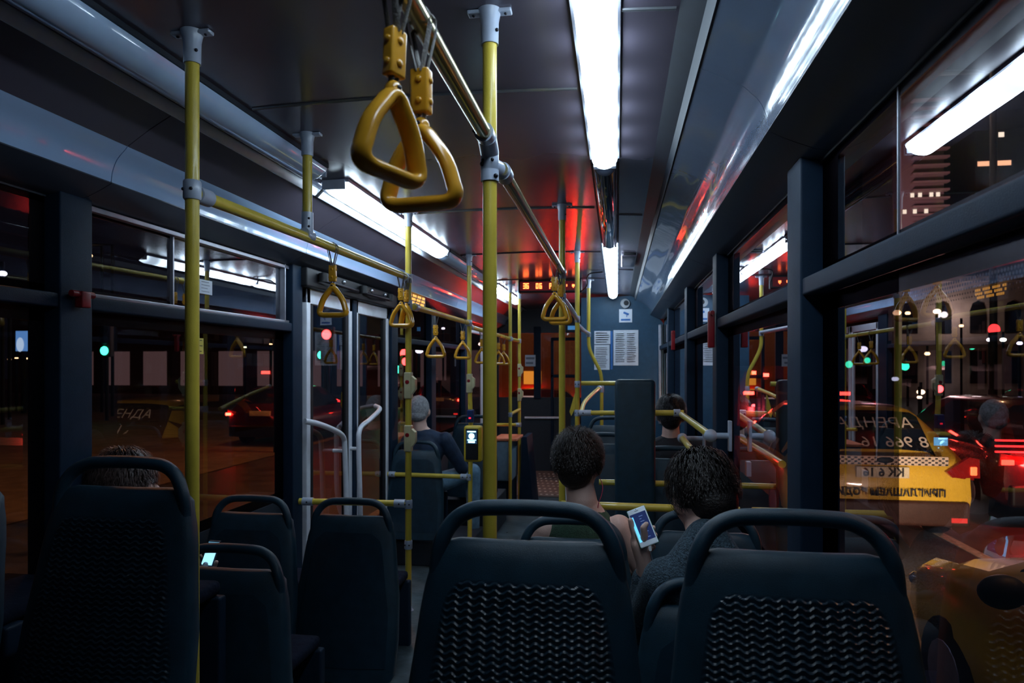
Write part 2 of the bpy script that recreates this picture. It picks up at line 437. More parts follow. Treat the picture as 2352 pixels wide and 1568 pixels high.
def lines(t, a, b, Y, rows, cols=1, mt=None, marg=.08, jag=.25, name='printed_lines'):
    m = MB(); w = (b.x - a.x); h = a.z - b.z
    for c in range(cols):
        x0 = a.x + w * (marg + c * (1 - marg) / cols); x1 = a.x + w * ((c + 1) * (1 - marg) / cols)
        for i in range(rows):
            z = a.z - h * (marg + (1 - 2 * marg) * (i + .5) / rows)
            m.box((x0, Y - .005, z - h * .18 / rows), (x1 - (x1 - x0) * random.random() * jag, Y - .0035, z + h * .18 / rows))
    obj(name, m, mt or M_PRINT, t, smooth=False)
t, a, b = sheet('notice_sheet', 'large white two-column notice on the blue cab wall', 'notice', (1409, 758), (1466, 839), PY - .002, M_PAPER); lines(t, a, b, PY, 16, 2)
t, a, b = sheet('notice_sheet', 'small upper left white notice on the blue cab wall', 'notice', (1365, 760), (1402, 790), PY - .002, M_PAPER); lines(t, a, b, PY, 5)
t, a, b = sheet('notice_sheet', 'tall lower left white notice on the blue cab wall', 'notice', (1365, 792), (1400, 849), PY - .002, M_PAPER); lines(t, a, b, PY, 12)
M_BLUE = mat('blue_print', (.03, .16, .5), .5)
t, a, b = sheet('notice_strip', 'narrow bright blue strip between the white notices', 'notice', (1402.5, 760), (1407, 848), PY - .002, M_BLUE)
t, a, b = sheet('camera_sign', 'white square sign with a blue surveillance camera symbol', 'sign', (1422, 710), (1452, 740), PY - .002, M_PAPER)
m = MB(); cx = (a.x + b.x) / 2; cz = (a.z + b.z) / 2; s = (b.x - a.x)
Rr = Matrix.Rotation(math.radians(22), 3, 'Y')
m.box((cx - s * .18, PY - .006, cz + s * .10), (cx + s * .26, PY - .004, cz + s * .26), R=Rr)
m.box((cx + s * .06, PY - .006, cz - s * .1), (cx + s * .12, PY - .004, cz + s * .14)); m.box((cx - s * .36, PY - .006, cz - s * .38), (cx + s * .36, PY - .004, cz - s * .24))
obj('camera_symbol', m, M_BLUE, t, smooth=False)
p = at(1436, 697, PY)
t = thing('ceiling_speaker', 'small round pale speaker under the ceiling above the camera sign', 'speaker', p)
m = MB(); m.lathe([(.0, -.03), (.055, -.028), (.06, -.01), (.06, 0)], p, 'y'); obj('rim', m, mat('grey_plastic', (.35, .38, .42), .5), t)
m = MB(); m.lathe([(.0, -.034), (.03, -.033), (.032, -.028)], p + Vector((.012, 0, .005)), 'y'); obj('cone', m, M_BLACK, t)

# ------------------------------------------------------------------ front LED board
def seg_char(mb, ch, x, z, w, h, Y, th=.007):
    rows = {'3': ['111', '001', '111', '001', '111'], '6': ['111', '100', '111', '101', '111'], '0': ['111', '101', '101', '101', '111'], 'P': ['111', '101', '111', '100', '100'],
            'T': ['111', '010', '010', '010', '010'], '.': ['000', '010', '010', '000', '000'], 'v': ['000', '111', '111', '010', '000'], '1': ['010', '110', '010', '010', '111'], '8': ['111', '101', '111', '101', '111'], ' ': ['000'] * 5}[ch]
    cw, chh = w / 3, h / 5
    for r_, row in enumerate(rows):
        for c, v in enumerate(row):
            if v == '1': mb.box((x + c * cw, Y - th, z + h - (r_ + 1) * chh), (x + (c + .8) * cw, Y, z + h - (r_ + .2) * chh))
DY = 6.9
a = at(1190, 642, DY); b = at(1336, 670, DY)
t = thing('display_board', 'black box with glowing red digits hung across the ceiling near the front', 'display', ((a.x + b.x) / 2, DY, a.z))
m = MB(); m.box((a.x, DY, b.z), (b.x, DY + .09, a.z), .012); obj('housing', m, M_BLACK, t)
m = MB(); m.box((a.x + .02, DY - .003, b.z + .02), (b.x - .02, DY + .001, a.z - .025)); obj('screen', m, mat('dark_red_screen', (.05, .004, .006), .3, em=(.9, .03, .05), ems=.06), t)
m = MB()
for ch, px in (('3', 1202), ('6', 1209), ('0', 1231), ('6', 1239), ('P', 1262), ('T', 1283), ('.', 1299), ('v', 1314)):
    m = MB(); q = at(px, 663, DY); seg_char(m, ch, q.x, q.z, .027, .058, DY - .002)
    obj('lit_symbol', m, glow('red_led', (1, .13, .03), 9), t, smooth=False)
m = MB()
for x in (a.x + .08, b.x - .08): m.box((x - .01, DY + .03, a.z), (x + .01, DY + .06, 2.49))
objs('bracket', m, M_BLACK, t)
t = thing('ceiling_cable', 'thin black cable looping from the display board to the roof lamp', 'cable', at(1340, 655, DY))
m = MB(); m.tube(spline([at(1336, 668, DY), at(1348, 655, 6.6), at(1352, 630, 6.4), (-.13, 6.3, 2.46)]), .006, 8); t2 = obj('cable', m, M_BLACK, t)

# ------------------------------------------------------------------ roof lamps
def half_tube(x, y0, y1, r, dep, zc, n=16, e0=True, e1=True):
    rs = []
    ys = [(y0, .55), (y0 + .012, .85), (y0 + .035, 1)] if e0 else [(y0, 1)]
    ys += [(y1 - .035, 1), (y1 - .012, .85), (y1, .55)] if e1 else [(y1, 1)]
    for y, f in ys:
        rs.append([Vector((x + r * math.cos(PI + PI * i / n), y, zc + f * dep * math.sin(PI + PI * i / n))) for i in range(n + 1)])
    m = MB(); m.rings(rs); return m
def lamp(x, y0, y1, lit, label, clear=False, r=.052, dep=.052):
    zc = ceil_z(x) - .012
    t = thing('roof_lamp', label, 'lamp', (x, (y0 + y1) / 2, zc), 'tubular lamps along the roof')
    obj('lamp_cover', half_tube(x, y0, y1, r, dep, zc), M_LIT if lit else (M_TUBEC if clear else M_TUBE), t)
    m = MB(); m.box((x - r - .008, y0, zc), (x + r + .008, y1, zc + .02)); obj('housing', m, M_ALU if lit else M_BAND, t)
    m = MB()
    for y in (y0 - .014, y1 + .002): m.box((x - r * .9, y, zc - dep * .6), (x + r * .9, y + .012, zc + .01), .003)
    objs('end_cap', m, M_CLAMP, t)
    return t
XRL, XLL = -.052, -1.305
lamp(XRL, .58, 2.86, True, 'large bright white tube lamp overhead, right of the near yellow pole')
lamp(XRL, 2.90, 4.78, False, 'dark unlit tube lamp just beyond the big bright one', clear=True)
lamp(XRL, 4.82, 6.42, True, 'bright tube lamp beyond the dark one in the right row')
lamp(XRL, 6.46, 8.30, True, 'bright tube lamp ending at the blue cab wall')
lamp(XLL, -.8, 2.80, False, 'long unlit grey tube lamp above the left windows', r=.062, dep=.058)
lamp(XLL, 3.02, 4.95, True, 'bright white tube lamp on the left beyond the unlit grey one', r=.062, dep=.058)
lamp(XLL, 5.0, 7.0, False, 'unlit tube lamp in the left row between two bright ones', r=.062, dep=.058)
lamp(XLL, 7.1, 8.8, True, 'farthest bright tube lamp in the left row', r=.062, dep=.058)
p = at(1445, 598, X=.02)
t = thing('roof_vent_cover', 'dark rounded hatch in the ceiling right of the far lamps', 'hatch', (.085, 5.6, 2.465))
m = MB(); m.box((.03, 5.3, 2.44), (.145, 5.9, 2.468), .012); obj('cover', m, M_CEIL, t)
m = MB(); m.box((.045, 5.27, 2.445), (.13, 5.3, 2.462), .004); obj('grip', m, M_BLACK, t)

# ------------------------------------------------------------------ poles and rails
PR = .0175
def flange(mb, x, y, z):
    mb.lathe([(.0, -.085), (.0215, -.085), (.0225, -.03), (.026, -.012), (.03, 0)], (x, y, z), n=24)
    mb.box((x - .055, y - .014, z - .010), (x + .055, y + .014, z), .004)
def clampring(mb, x, y, z, h=.05, r=.0225):
    mb.lathe([(PR, -h / 2), (r - .002, -h / 2), (r, -h / 2 + .004), (r, h / 2 - .004), (r - .002, h / 2), (PR, h / 2)], (x, y, z), n=24)
def screw(mb, p, n_): mb.ell(p, (.0045, .0045, .0045), u=10, v=6)
def pole(x, y, z0, label, clamps=(), path=None, buttons=(), tee=None):
    zt = ceil_z(x)
    t = thing('grab_pole', label, 'pole', (x, y, z0), 'yellow upright grab poles')
    m = MB()
    m.tube(path if path else [(x, y, z0), (x, y, (z0 + zt) / 2), (x, y, zt - .02)], PR, 28); obj('pole', m, M_YEL, t)
    m = MB(); flange(m, x, y, zt)
    fl = obj('ceiling_flange', m, M_CLAMP, t)
    m = MB(); screw(m, (x + .02, y - .013, zt - .055), 0); screw(m, (x + .04, y - .002, zt - .0105), 0); screw(m, (x - .04, y - .002, zt - .0105), 0); objs('screw', m, M_SCREW, fl)
    m = MB(); m.lathe([(.03, 0), (.03, .006), (.022, .012), (PR, .03)], (x, y, z0)); obj('floor_foot', m, M_CLAMP, t)
    for zc_ in clamps:
        m = MB(); clampring(m, x, y, zc_)
        c = obj('clamp', m, M_CLAMP, t)
        m = MB(); screw(m, (x + .010, y - .0205, zc_), 0); screw(m, (x - .014, y - .018, zc_), 0); objs('screw', m, M_SCREW, c)
    return t
pts_pole = {}
def rail(label, pts, r=PR, ends=True, mt=M_YEL, hold=.05, k_=1, group='yellow grab rails', cat='rail', name='grab_rail'):
    pts = [Vector(p) for p in pts]; mid = (pts[0] + pts[-1]) / 2
    t = thing(name, label, cat, mid, group)
    path = spline(pts, k_) if k_ > 1 else pts
    if len(path) == 2: path = [path[0], path[0].lerp(path[1], .5), path[1]]
    m = MB(); m.tube(path, r, 24); obj('rail', m, mt, t)
    if ends:
        for e, (p, q) in enumerate(((path[0], path[1]), (path[-1], path[-2]))):
            if ends == 'a' and e == 1 or ends == 'b' and e == 0: continue
            d = (q - p).normalized(); m = MB()
            m.tube([p + d * .02, p + d * (hold + .02)], r + .0055, 20); c = obj('end_fitting', m, M_CLAMP, t)
            side = d.cross(Vector((0, 0, 1))); side = side.normalized() if side.length > .1 else Vector((0, -1, 0))
            if side.y > 0 or (abs(side.y) < .2 and side.x > 0): side = -side
            m = MB(); m.ell(p + d * .05 + (side * .8 + Vector((0, -.3, .0))).normalized() * (r + .004), (.0055,) * 3, u=10, v=6); obj('screw', m, M_SCREW, c)
    return t
A = (at(1125, 800, 1.66).x, 1.66); B = (at(441.5, 800, 1.64).x, 1.64); C = (at(706, 800, 2.42).x, 2.42)
D = (at(938, 800, 3.74).x, 3.74); E = (at(1078, 800, 5.26).x, 5.26); Fp = (at(1172, 800, 7.27).x, 7.27); G = (at(1193, 800, 7.95).x, 7.95)
H = (at(1291, 800, 3.72).x, 3.72); I = (at(1326, 800, 5.26).x, 5.26); J = (at(1352, 700, 7.0).x, 7.0)
zof = lambda py, P: at(1176, py, 1).z and (EYE - (py - 840) / F * (-P[0] * ST + P[1] * CT))
def zat(py, P): return EYE - (py - 840) / F * (-P[0] * ST + P[1] * CT)
pole(A[0], A[1], ZR, 'thick near yellow pole in the middle of the aisle view', (zat(372, A),))
tb = pole(B[0], B[1], ZR, 'near yellow pole on the left, beside the nearest left seat', (zat(437, B),))
# short hanger pole C (ends at the rail)
zt = ceil_z(C[0]); zc_ = zat(540, C)
t = thing('hanger_pole', 'short yellow hanger between ceiling and left grab rail', 'pole', (C[0], C[1], zc_))
m = MB(); m.tube([(C[0], C[1], zc_ + .03), (C[0], C[1], zt - .3), (C[0], C[1], zt - .02)], PR, 24); obj('pole', m, M_YEL, t)
m = MB(); flange(m, C[0], C[1], zt); obj('ceiling_flange', m, M_CLAMP, t)
m = MB(); m.tube([(C[0], C[1], zc_ - .01), (C[0], C[1], zc_ + .085)], .0215, 20); m.tube([(C[0], C[1] - .03, zc_), (C[0], C[1] + .03, zc_)], .0225, 20)
c = obj('clamp', m, M_CLAMP, t)
m = MB(); screw(m, (C[0] + .014, C[1] - .017, zc_ + .03), 0); screw(m, (C[0] + .014, C[1] - .017, zc_ + .06), 0); objs('screw', m, M_SCREW, c)
pole(D[0], D[1], ZR, 'yellow pole before the double door, with two stop buttons', (zat(640, D), zat(700, D), zat(1157, D), zat(1250, D)))
pole(E[0], E[1], ZL, 'yellow pole that carries the ticket reader', (zat(742, E), zat(1095, E)), path=[(E[0], E[1], ZL), (E[0] + .01, E[1], 1.0), (E[0] + .012, E[1], 1.15), (E[0], E[1], 1.5), (E[0], E[1], ceil_z(E[0]) - .02)])
pole(Fp[0], Fp[1], ZL, 'slim yellow pole left of the two front-door poles', (zat(778, Fp), zat(952, Fp)))
pole(G[0], G[1], ZL, 'slim yellow pole right of the two front-door poles', (zat(783, G), zat(975, G)))
pole(H[0], H[1], ZR, 'middle yellow pole directly left of the long unlit lamp', (zat(630, H), zat(685, H)))
pole(I[0], I[1], ZL, 'yellow pole at the end of the white bent rail', (zat(733, I), zat(882, I), zat(948, I)))
zJ = lambda py, px: at(px, py, 7.0)
jp = [at(1352, 640, 7.0)]; jp[0].z = ceil_z(J[0]) - .02
jpath = [jp[0], at(1352, 700, 7.0), at(1352, 768, 7.0), at(1354, 800, 7.0), at(1366, 828, 7.0), at(1378, 852, 7.0), at(1382, 875, 7.0), at(1382, 900, 7.0), at(1382, 975, 7.0), at(1382, 1060, 7.0)]
t = thing('bent_pole', 'yellow pole that kinks sideways in front of the notices', 'pole', (jpath[-1].x, 7.0, jpath[-1].z))
m = MB(); m.tube(spline(jpath, 5), PR, 20); obj('pole', m, M_YEL, t)
m = MB(); flange(m, J[0], J[1], ceil_z(J[0])); obj('ceiling_flange', m, M_CLAMP, t)
m = MB(); clampring(m, jpath[7].x, 7.0, zat(893, (jpath[7].x, 7.0)), .07); clampring(m, J[0], 7.0, zat(768, J), .05); objs('clamp', m, M_CLAMP, t)
# stop buttons
def button(P, py, label, s=1.0):
    z = zat(py, P); x, y = P
    t = thing('stop_button', label, 'button', (x, y, z), 'stop buttons on the poles')
    m = MB(); m.box((x - .020 * s, y - .024, z - .075 * s), (x + .022 * s, y + .022, z + .075 * s), .007); obj('housing', m, M_CREAM, t)
    m = MB(); m.prism([(x + .022 * s, y - .02, z - .05 * s), (x + .045 * s, y - .02, z - .02 * s), (x + .045 * s, y - .02, z + .035 * s), (x + .022 * s, y - .02, z + .055 * s)], (0, .04, 0)); obj('push_key', m, M_CREAM, t)
    m = MB(); m.lathe([(0, -.028), (.011, -.027), (.012, -.024)], (x, y, z + .02), 'y'); obj('red_dot', m, M_RED, t, label='small red dot')
    return t
button(D, 885, 'upper cream stop button on the pole before the double door'); button(D, 1006, 'lower cream stop button on the pole before the double door')
button(E, 880, 'cream stop button above the ticket reader'); button(G, 850, 'small cream stop button high on the front-door pole'); button(G, 906, 'small cream stop button lower on the front-door pole')
# overhead rails
xr = A[0] + .004
zn = EYE + .545; zf = EYE + .495
rail('steel-bright near grab rail running overhead out of the top of the picture', [(xr, -.5, zn), (xr, 1.61, zn)], mt=mat('bronze_rail', (.50, .44, .22), .16, metal=.6, var=.05), ends='b', hold=.03)
rail('overhead grab rail from the near middle pole on to the next', [(A[0] + .022, A[1] + .03, zf), (H[0] + .004, H[1] - .01, zf + .01)], mt=MATS['bronze_rail'])
m = MB(); m.tube([(A[0] + .004, A[1] - .06, zn), (A[0] + .002, A[1] - .03, zn - .008), (A[0], A[1], zn - .02)], .023, 20); m.tube([(A[0], A[1], zn - .045), (A[0], A[1], zf - .04)], .0225, 24); m.tube([(A[0], A[1], zf), (A[0] + .022, A[1] + .06, zf)], .022, 20)
t = thing('rail_joint', 'pale double fitting joining both overhead rails to the near middle pole', 'fitting', (A[0], A[1], zf)); obj('joint', m, M_CLAMP, t)
m = MB()
for d in ((.018, -.016, -.03), (-.016, -.017, .0)): m.ell(Vector((A[0], A[1], zf)) + Vector(d), (.006,) * 3, u=10, v=6)
objs('screw', m, M_SCREW, t)
rail('yellow left grab rail between the near pole and the hanger', [(B[0], B[1], zat(442, B) ), (C[0], C[1], zat(545, C))], ends='a', hold=.06)
rail('yellow left grab rail from the hanger to the pole before the door', [(C[0], C[1], zat(545, C)), (D[0], D[1], zat(638, D))], ends='b')
rail('overhead rail along the left from door pole to reader pole', [(D[0] + .02, D[1] + .03, zat(703, D)), (E[0], E[1], zat(742, E))])
rail('short overhead rail between reader pole and front-door pole', [(E[0], E[1], zat(750, E)), (Fp[0], Fp[1], zat(778, Fp))])
rail('very short overhead rail joining the two front-door poles', [(Fp[0], Fp[1], zat(778, Fp)), (G[0], G[1], zat(783, G))])
M_WRAIL = M_CLAMP
rail('pale bent rail dropping from the middle pole to the far pole', [(H[0], H[1], zat(684, H)), (at(1310, 708, 4.5)), (I[0], I[1], zat(733, I))], ends=False, mt=M_WRAIL)
rail('pale bent rail linking the far pole to the kinked pole', [(I[0], I[1], zat(745, I)), at(1340, 758, 6.2), (J[0], J[1], zat(766, J))], ends=False, mt=M_WRAIL, k_=5)
# low cross rails
zz = zat(1152, D); rail('yellow waist rail from the window post to the door pole', [(XL + .06, 3.66, zz), (D[0], D[1], zz - .01)], hold=.06)
zz = zat(1095, E); rail('yellow waist rail behind the man in the navy jacket', [(XL + .03, 5.24, zz + .01), (E[0], E[1], zz)])
p1 = at(1375, 1160, 3.3); p2 = at(1860, 1160, 3.3)
rail('yellow waist rail between the two young passengers heads', [(at(1290, 1158, 3.1)), (XR - .02, 3.1, at(1290, 1160, 3.1).z)], ends=False)
rail('yellow low rail behind the tall black padded panel', [at(1376, 1107, 4.1), (XR - .02, 4.1, at(1400, 1107, 4.1).z)], ends=False)
rail('short yellow waist rail by the front door poles', [at(1138, 975, 7.6), at(1193, 975, 7.9)], ends='b')
rail('tiny yellow slanted rail joining the front-door poles', [at(1172, 951, 7.27), at(1193, 940, 7.95)], ends=False)
rail('upper yellow cross rail left of the tall padded panel', [at(1335, 880, 5.3), at(1414, 880, 5.3)], ends=False)
rail('yellow seat rail at shoulder height left of the tall padded panel', [at(1326, 948, 5.26), at(1412, 948, 5.2)], ends='a', hold=.09)
rail('yellow seat rail right of the tall padded panel, in front of a dark head', [at(1500, 948, 4.3), at(1562, 948, 4.3), at(1570, 948, 4.3)], ends='b', hold=.04)
rail('yellow curved brace between the kinked pole and the seat rail', [at(1378, 890, 6.6), at(1360, 905, 6.2), at(1342, 925, 5.8), at(1335, 948, 5.5)], ends='a', k_=5)
# slanting rails to the right window posts, with ball joints
def slant(a, b, lab, ball=True):
    rail(lab, [a, b], ends=False)
    t = thing('wall_bracket', 'white ball bracket on the window post, ' + ('upper' if ball else 'lower') + ' one', 'bracket', b)
    m = MB(); m.ell(b, (.03, .03, .03)); m.tube([b, (XR - .03, b.y, b.z)], .014, 14); m.box((XR - .045, b.y - .02, b.z - .07), (XR - .03, b.y + .02, b.z + .07), .004); obj('bracket', m, M_CLAMP, t)
slant(at(1566, 952, 4.25), at(1632, 1000, 3.25), 'upper slanting yellow rail leading to the right window post')
slant(at(1612, 1062, 3.2), at(1567, 1006, 4.2), 'lower slanting yellow rail behind the dark-haired passenger', False)
t = thing('window_post_fitting', 'small white fitting low on the right window post', 'fitting', at(1662, 1075, X=XR - .05)); p = at(1662, 1075, X=XR - .05)
m = MB(); m.box(p - Vector((.012, .02, .035)), p + Vector((.012, .02, .035)), .004); obj('fitting', m, M_CLAMP, t)
rail('white handrail lying across before the front wall', [at(1205, 959, 10.31), at(1288, 959, 10.31)], ends=False, mt=M_WHITE)
rail('slanting white rail beside the middle pole, at the cab entrance', [at(1316, 985, 6.8), at(1302, 1020, 6.5), Vector((at(1302, 1020, 6.5).x, 6.5, 0))], ends=False, mt=M_WHITE)

# ------------------------------------------------------------------ hanging straps
M_WEB = mat('grey_webbing', (.16, .15, .14), .6, var=.2, scale=80, bump=.4, bscale=300)
def make_strap(label):
    t = thing('hanging_strap', label, 'strap', (0, 0, 0), 'triangular grab handles on straps')
    m = MB()
    for dx in (-.011, .011):                                   # webbing loop over the rail, two bands
        loop = [(0.0, 0, 0)]
        path = []
        for i in range(9):
            q = PI * i / 8
            path.append((-.0195 * math.cos(q) , dx, .0195 * math.sin(q)))
        path = [(-.004, dx * .7, -.078)] + [(-.0195, dx, -.01)] + path[1:-1] + [(.0195, dx, -.01)] + [(.004, dx * .7, -.078)]
        m.tube(path, .0055, 8, flat=.28, up=(0, 0, 1))
    for dx in (-.005, .005): m.tube([(dx, 0, -.13), (dx * .8, 0, -.158)], .006, 8, flat=.4, up=(1, 0, 0))
    objs('webbing', m, M_WEB, t, local=True)
    m = MB(); m.box((-.015, -.010, -.140), (.015, .010, -.072), .004); c = obj('clasp', m, M_RING, t, local=True)
    m = MB()
    for z in (-.09, -.122):
        for y in (-.0105, .0105): m.ell((0, y, z), (.0055, .003, .0055), u=12, v=6)
        for x in (-.0155, .0155): m.ell((x, 0, z), (.003, .0055, .0055), u=12, v=6)
    objs('rivet', m, M_RING, c, local=True)
    # triangular ring: rounded triangle centre line in the XZ plane
    V = [(-.066, -.277), (.066, -.277), (0.0, -.146)]; R_ = [.018, .018, .020]; path = []
    for i in range(3):
        p = Vector((V[i][0], 0, V[i][1])); a = Vector((V[i - 1][0], 0, V[i - 1][1])); b = Vector((V[(i + 1) % 3][0], 0, V[(i + 1) % 3][1]))
        d1 = (a - p).normalized(); d2 = (b - p).normalized(); ang = d1.angle(d2); L = R_[i] / math.tan(ang / 2)
        s_, e_ = p + d1 * L, p + d2 * L
        for j in range(9):
            u = j / 8; path.append((1 - u) ** 2 * s_ + 2 * u * (1 - u) * (p * .86 + (s_ + e_) / 2 * .14) + u * u * e_)
        if i < 2 or True:                                      # bow the sides outwards a little
            nxt = Vector((V[(i + 1) % 3][0], 0, V[(i + 1) % 3][1])); L2 = R_[(i + 1) % 3] / math.tan((p - nxt).angle(Vector((V[(i + 2) % 3][0], 0, V[(i + 2) % 3][1])) - nxt) / 2)
            e2 = nxt + (p - nxt).normalized() * L2
            cen = Vector((0, 0, -.23))
            for u in (.2, .35, .5, .65, .8):
                q = e_.lerp(e2, u); out = (q - cen).normalized(); path.append(q + out * (.0055 if i else 0.0) * math.sin(PI * u))
    m = MB(); m.tube(path, .0112, 16, closed=True, flat=1.5, up=(0, 1, 0))
    m.ell((0, 0, -.160), (.013, .0125, .016), u=16, v=10)
    ring = obj('ring', m, M_RING, t, local=True)
    m = MB(); m.ell((0, -.012, -.157), (.004, .002, .004), u=10, v=6); obj('pin', m, M_SCREW, ring, local=True)
    return t
st0 = make_strap('nearest big orange handle, turned sideways, left of the other near one')
def hang(px, Y, z, lab, rz, first=False, lean=0, x=None):
    p = at(px, 0, Y); p.z = z
    if x is not None: p.x = x
    o = st0 if first else dup(st0, p, lab, rz)
    o.location = p; o.rotation_euler = (lean, 0, rz)
    return o
hang(905, .93, zn, '', math.radians(42), True, x=xr).rotation_euler = (math.radians(0), math.radians(3), math.radians(65)); st0.scale = (1.0,) * 3
hang(970, 1.05, zn, 'second near orange handle, facing the viewer, behind the nearest one', math.radians(-8), x=xr).scale = (1.04, 1.1, 1.04)
CD = lambda Y: (C[0] + (D[0] - C[0]) * (Y - C[1]) / (D[1] - C[1]), zat(545, C) + (zat(638, D) - zat(545, C)) * (Y - C[1]) / (D[1] - C[1]))
for px, Y, lab, rz in ((757, 2.66, 'orange handle on the left rail before the double door', 4), (919, 3.60, 'orange handle at the pole before the double door, left of a pair', 5), (925, 3.70, 'orange handle at the pole before the double door, right of a pair', -40)):
    x, z = CD(Y); hang(px, Y, z, lab, math.radians(rz), x=x)
def hang_lerp(px, P0, P1, z0, z1, Y, lab, rz=0):
    u = (Y - P0[1]) / (P1[1] - P0[1]); hang(px, Y, z0 + (z1 - z0) * u, lab, math.radians(rz), x=P0[0] + (P1[0] - P0[0]) * u)
hang_lerp(999, D, E, zat(703, D), zat(742, E), 4.30, 'orange handle just right of the double door, over the grey-haired man', 10)
hang_lerp(1062, D, E, zat(703, D), zat(742, E), 5.04, 'orange handle left of the reader pole', 18)
hang_lerp(1105, E, Fp, zat(750, E), zat(778, Fp), 5.75, 'far orange handle partly hidden left of the thick near pole', 0)
hang_lerp(1145, E, Fp, zat(750, E), zat(778, Fp), 6.55, 'far orange handle just right of the thick near pole', 12)
hang_lerp(1157, E, Fp, zat(750, E), zat(778, Fp), 6.85, 'far orange handle right of the thick near pole, nearest the front-door poles', 20)
hang_lerp(1262, A, H, zf, zf + .01, 3.30, 'orange handle under the right end of the middle rail, in front of its twin', 4)
hang_lerp(1285, A, H, zf, zf + .01, 3.62, 'orange handle behind the middle pole, under the display board', -20)

# ------------------------------------------------------------------ seats
SH = .80
def lean(z): return .20 * (z - .70)
def seat_proto(fine):
    t = thing('passenger_seat', '', 'seat', (0, 0, 0))
    lv = [(.04, .225, .026), (.06, .236, .030), (.2, .243, .032), (.38, .236, .032), (.5, .220, .031), (.58, .211, .030), (.63, .203, .029), (.665, .194, .027), (.69, .190, .024), (.706, .176, .020), (.717, .158, .014), (.723, .135, .007)]
    m = MB(); rs = []
    for z, w, d in lv:
        ring = []
        for i in range(40):
            q = 2 * PI * i / 40; c, s_ = math.cos(q), math.sin(q); e = 2 / 5
            x = w * math.copysign(abs(c) ** e, c); y = d * math.copysign(abs(s_) ** e, s_)
            y += .030 * (x / .24) ** 2                          # wraps round the sitter
            ring.append(Vector((x, y + lean(z), z)))
        rs.append(ring)
    m.rings(rs); obj('backrest', m, M_SEAT, t, local=True, ang=60)
    m = MB(); y0 = lean(.7)
    hp = [(-.178, lean(.60) + .018, .60), (-.180, lean(.66) + .012, .66), (-.171, lean(.715), .715), (-.146, lean(.757), .757), (-.105, lean(.780), .780), (-.05, lean(.785), .785), (0, lean(.786), .786)]
    hp += [(-a, b, c) for a, b, c in reversed(hp[:-1])]
    m.tube(spline(hp, 5), .0162, 18, flat=1.0); obj('grab_handle', m, M_SEAT, t, local=True)
    # textured back panel
    nx, nz = (150, 300) if fine else (12, 16)
    zt, zb = .655, .10; m = MB(); V = []
    def pw(z):
        u = (zt - z); base = .150 + .055 * min(1, u / .35)
        if u < .06: base *= math.sqrt(max(0, 1 - ((.06 - u) / .06) ** 2)) * .28 + .72
        return base
    for j in range(nz + 1):
        z = zt + (zb - zt) * j / nz; row = []
        for i in range(nx + 1):
            x = (2 * i / nx - 1) * pw(z)
            y = -.0325 + .030 * (x / .24) ** 2 + lean(z)
            if fine:
                ph = (x / .027) % 1; tri = 1 - abs(2 * ph - 1); tri = min(1, max(0, (tri - .2) / .6))
                ph2 = ((z + .0058 * tri) / .0128) % 1
                h = .0042 * (ph2 ** 1.5) if ph2 < .86 else .0042 * (1 - ph2) / .14 * .8
                edge = min(1, min(i, nx - i) / 4, min(j, nz - j) / 5); y -= h * edge - .0005
            row.append(Vector((x, y, z)))
        V.append(row)
    vs = [p for r_ in V for p in r_]; fs = [(j * (nx + 1) + i, j * (nx + 1) + i + 1, (j + 1) * (nx + 1) + i + 1, (j + 1) * (nx + 1) + i) for j in range(nz) for i in range(nx)]
    m.faces(vs, fs); obj('back_panel', m, M_SEATD, t, local=True, ang=30, label='panel of wavy moulded ribs' if fine else None)
    m = MB(); m.box((-.155, .02, .33), (.155, .37, .375), .02); obj('cushion', m, M_CUSH, t, local=True)
    m = MB(); m.box((-.17, .05, .0), (.17, .12, .33), .01); m.box((-.17, .33, .0), (.17, .37, .33), .01); objs('leg', m, M_FRAME, t, local=True)
    return t
sp = seat_proto(True); sf = seat_proto(False)
def put(proto, x, y, ztop, label, first=False, group='dark plastic bus seats', rz=0):
    z = ztop - SH
    if first: o = proto; o.location = (x, y, z); o['label'] = label; o['group'] = group; o.rotation_euler.z = rz; WL[o.name] = Vector((x, y, z))
    else: o = dup(proto, (x, y, z), label, rz, group)
    return o
YC = 1.33
put(sp, tpx(1207) * YC, YC, EYE - .268, 'near seat in the middle of the bottom edge, back with wavy ribs', True)
put(sp, tpx(1822) * YC, YC, EYE - .270, 'near seat at the bottom right, beside the window with the taxi')
nl = put(sp, -1.262, 1.58, EYE - .235, 'near seat at the bottom left, left of the near yellow pole')
for ch in COL.objects:
    if ch.parent is nl and (ch.name.startswith('cushion') or ch.name.startswith('leg')): ch.location.x -= .10
put(sp, -1.79, 1.55, EYE - .235, 'seat cut off by the left edge of the picture')
put(sf, -1.255, 2.06, EYE - .585, 'low seat just right of the near left pole', True)
put(sf, -1.62, 2.02, EYE - .585, 'low window seat that the long-haired passenger uses')
put(sf, -1.63, 2.86, EYE - .585, 'low seat by the left window with orange street light in its handle')
put(sf, -1.19, 2.94, EYE - .60, 'low seat below the waist rail, before the door')
put(sf, -.16, 2.46, EYE - .545, 'seat of the passenger in the green tank top')
put(sf, .31, 2.52, EYE - .52, 'empty seat between phone and sweater sleeve')
put(sf, .265, 1.88, EYE - .57, 'seat of the passenger in the grey sweater')
put(sf, -1.60, 5.31, EYE - .60, 'seat of the grey-haired man in the navy jacket')
put(sf, -1.36, 6.4, EYE - .47, 'dark seat between the grey-haired man and the ticket reader')
put(sf, -.05, 5.75, EYE - .42, 'upper far seat left of the tall padded panel')
put(sf, -.08, 4.75, EYE - .46, 'lower far seat left of the tall padded panel')
put(sf, .33, 4.35, EYE - .50, 'far seat of the passenger right of the tall padded panel')
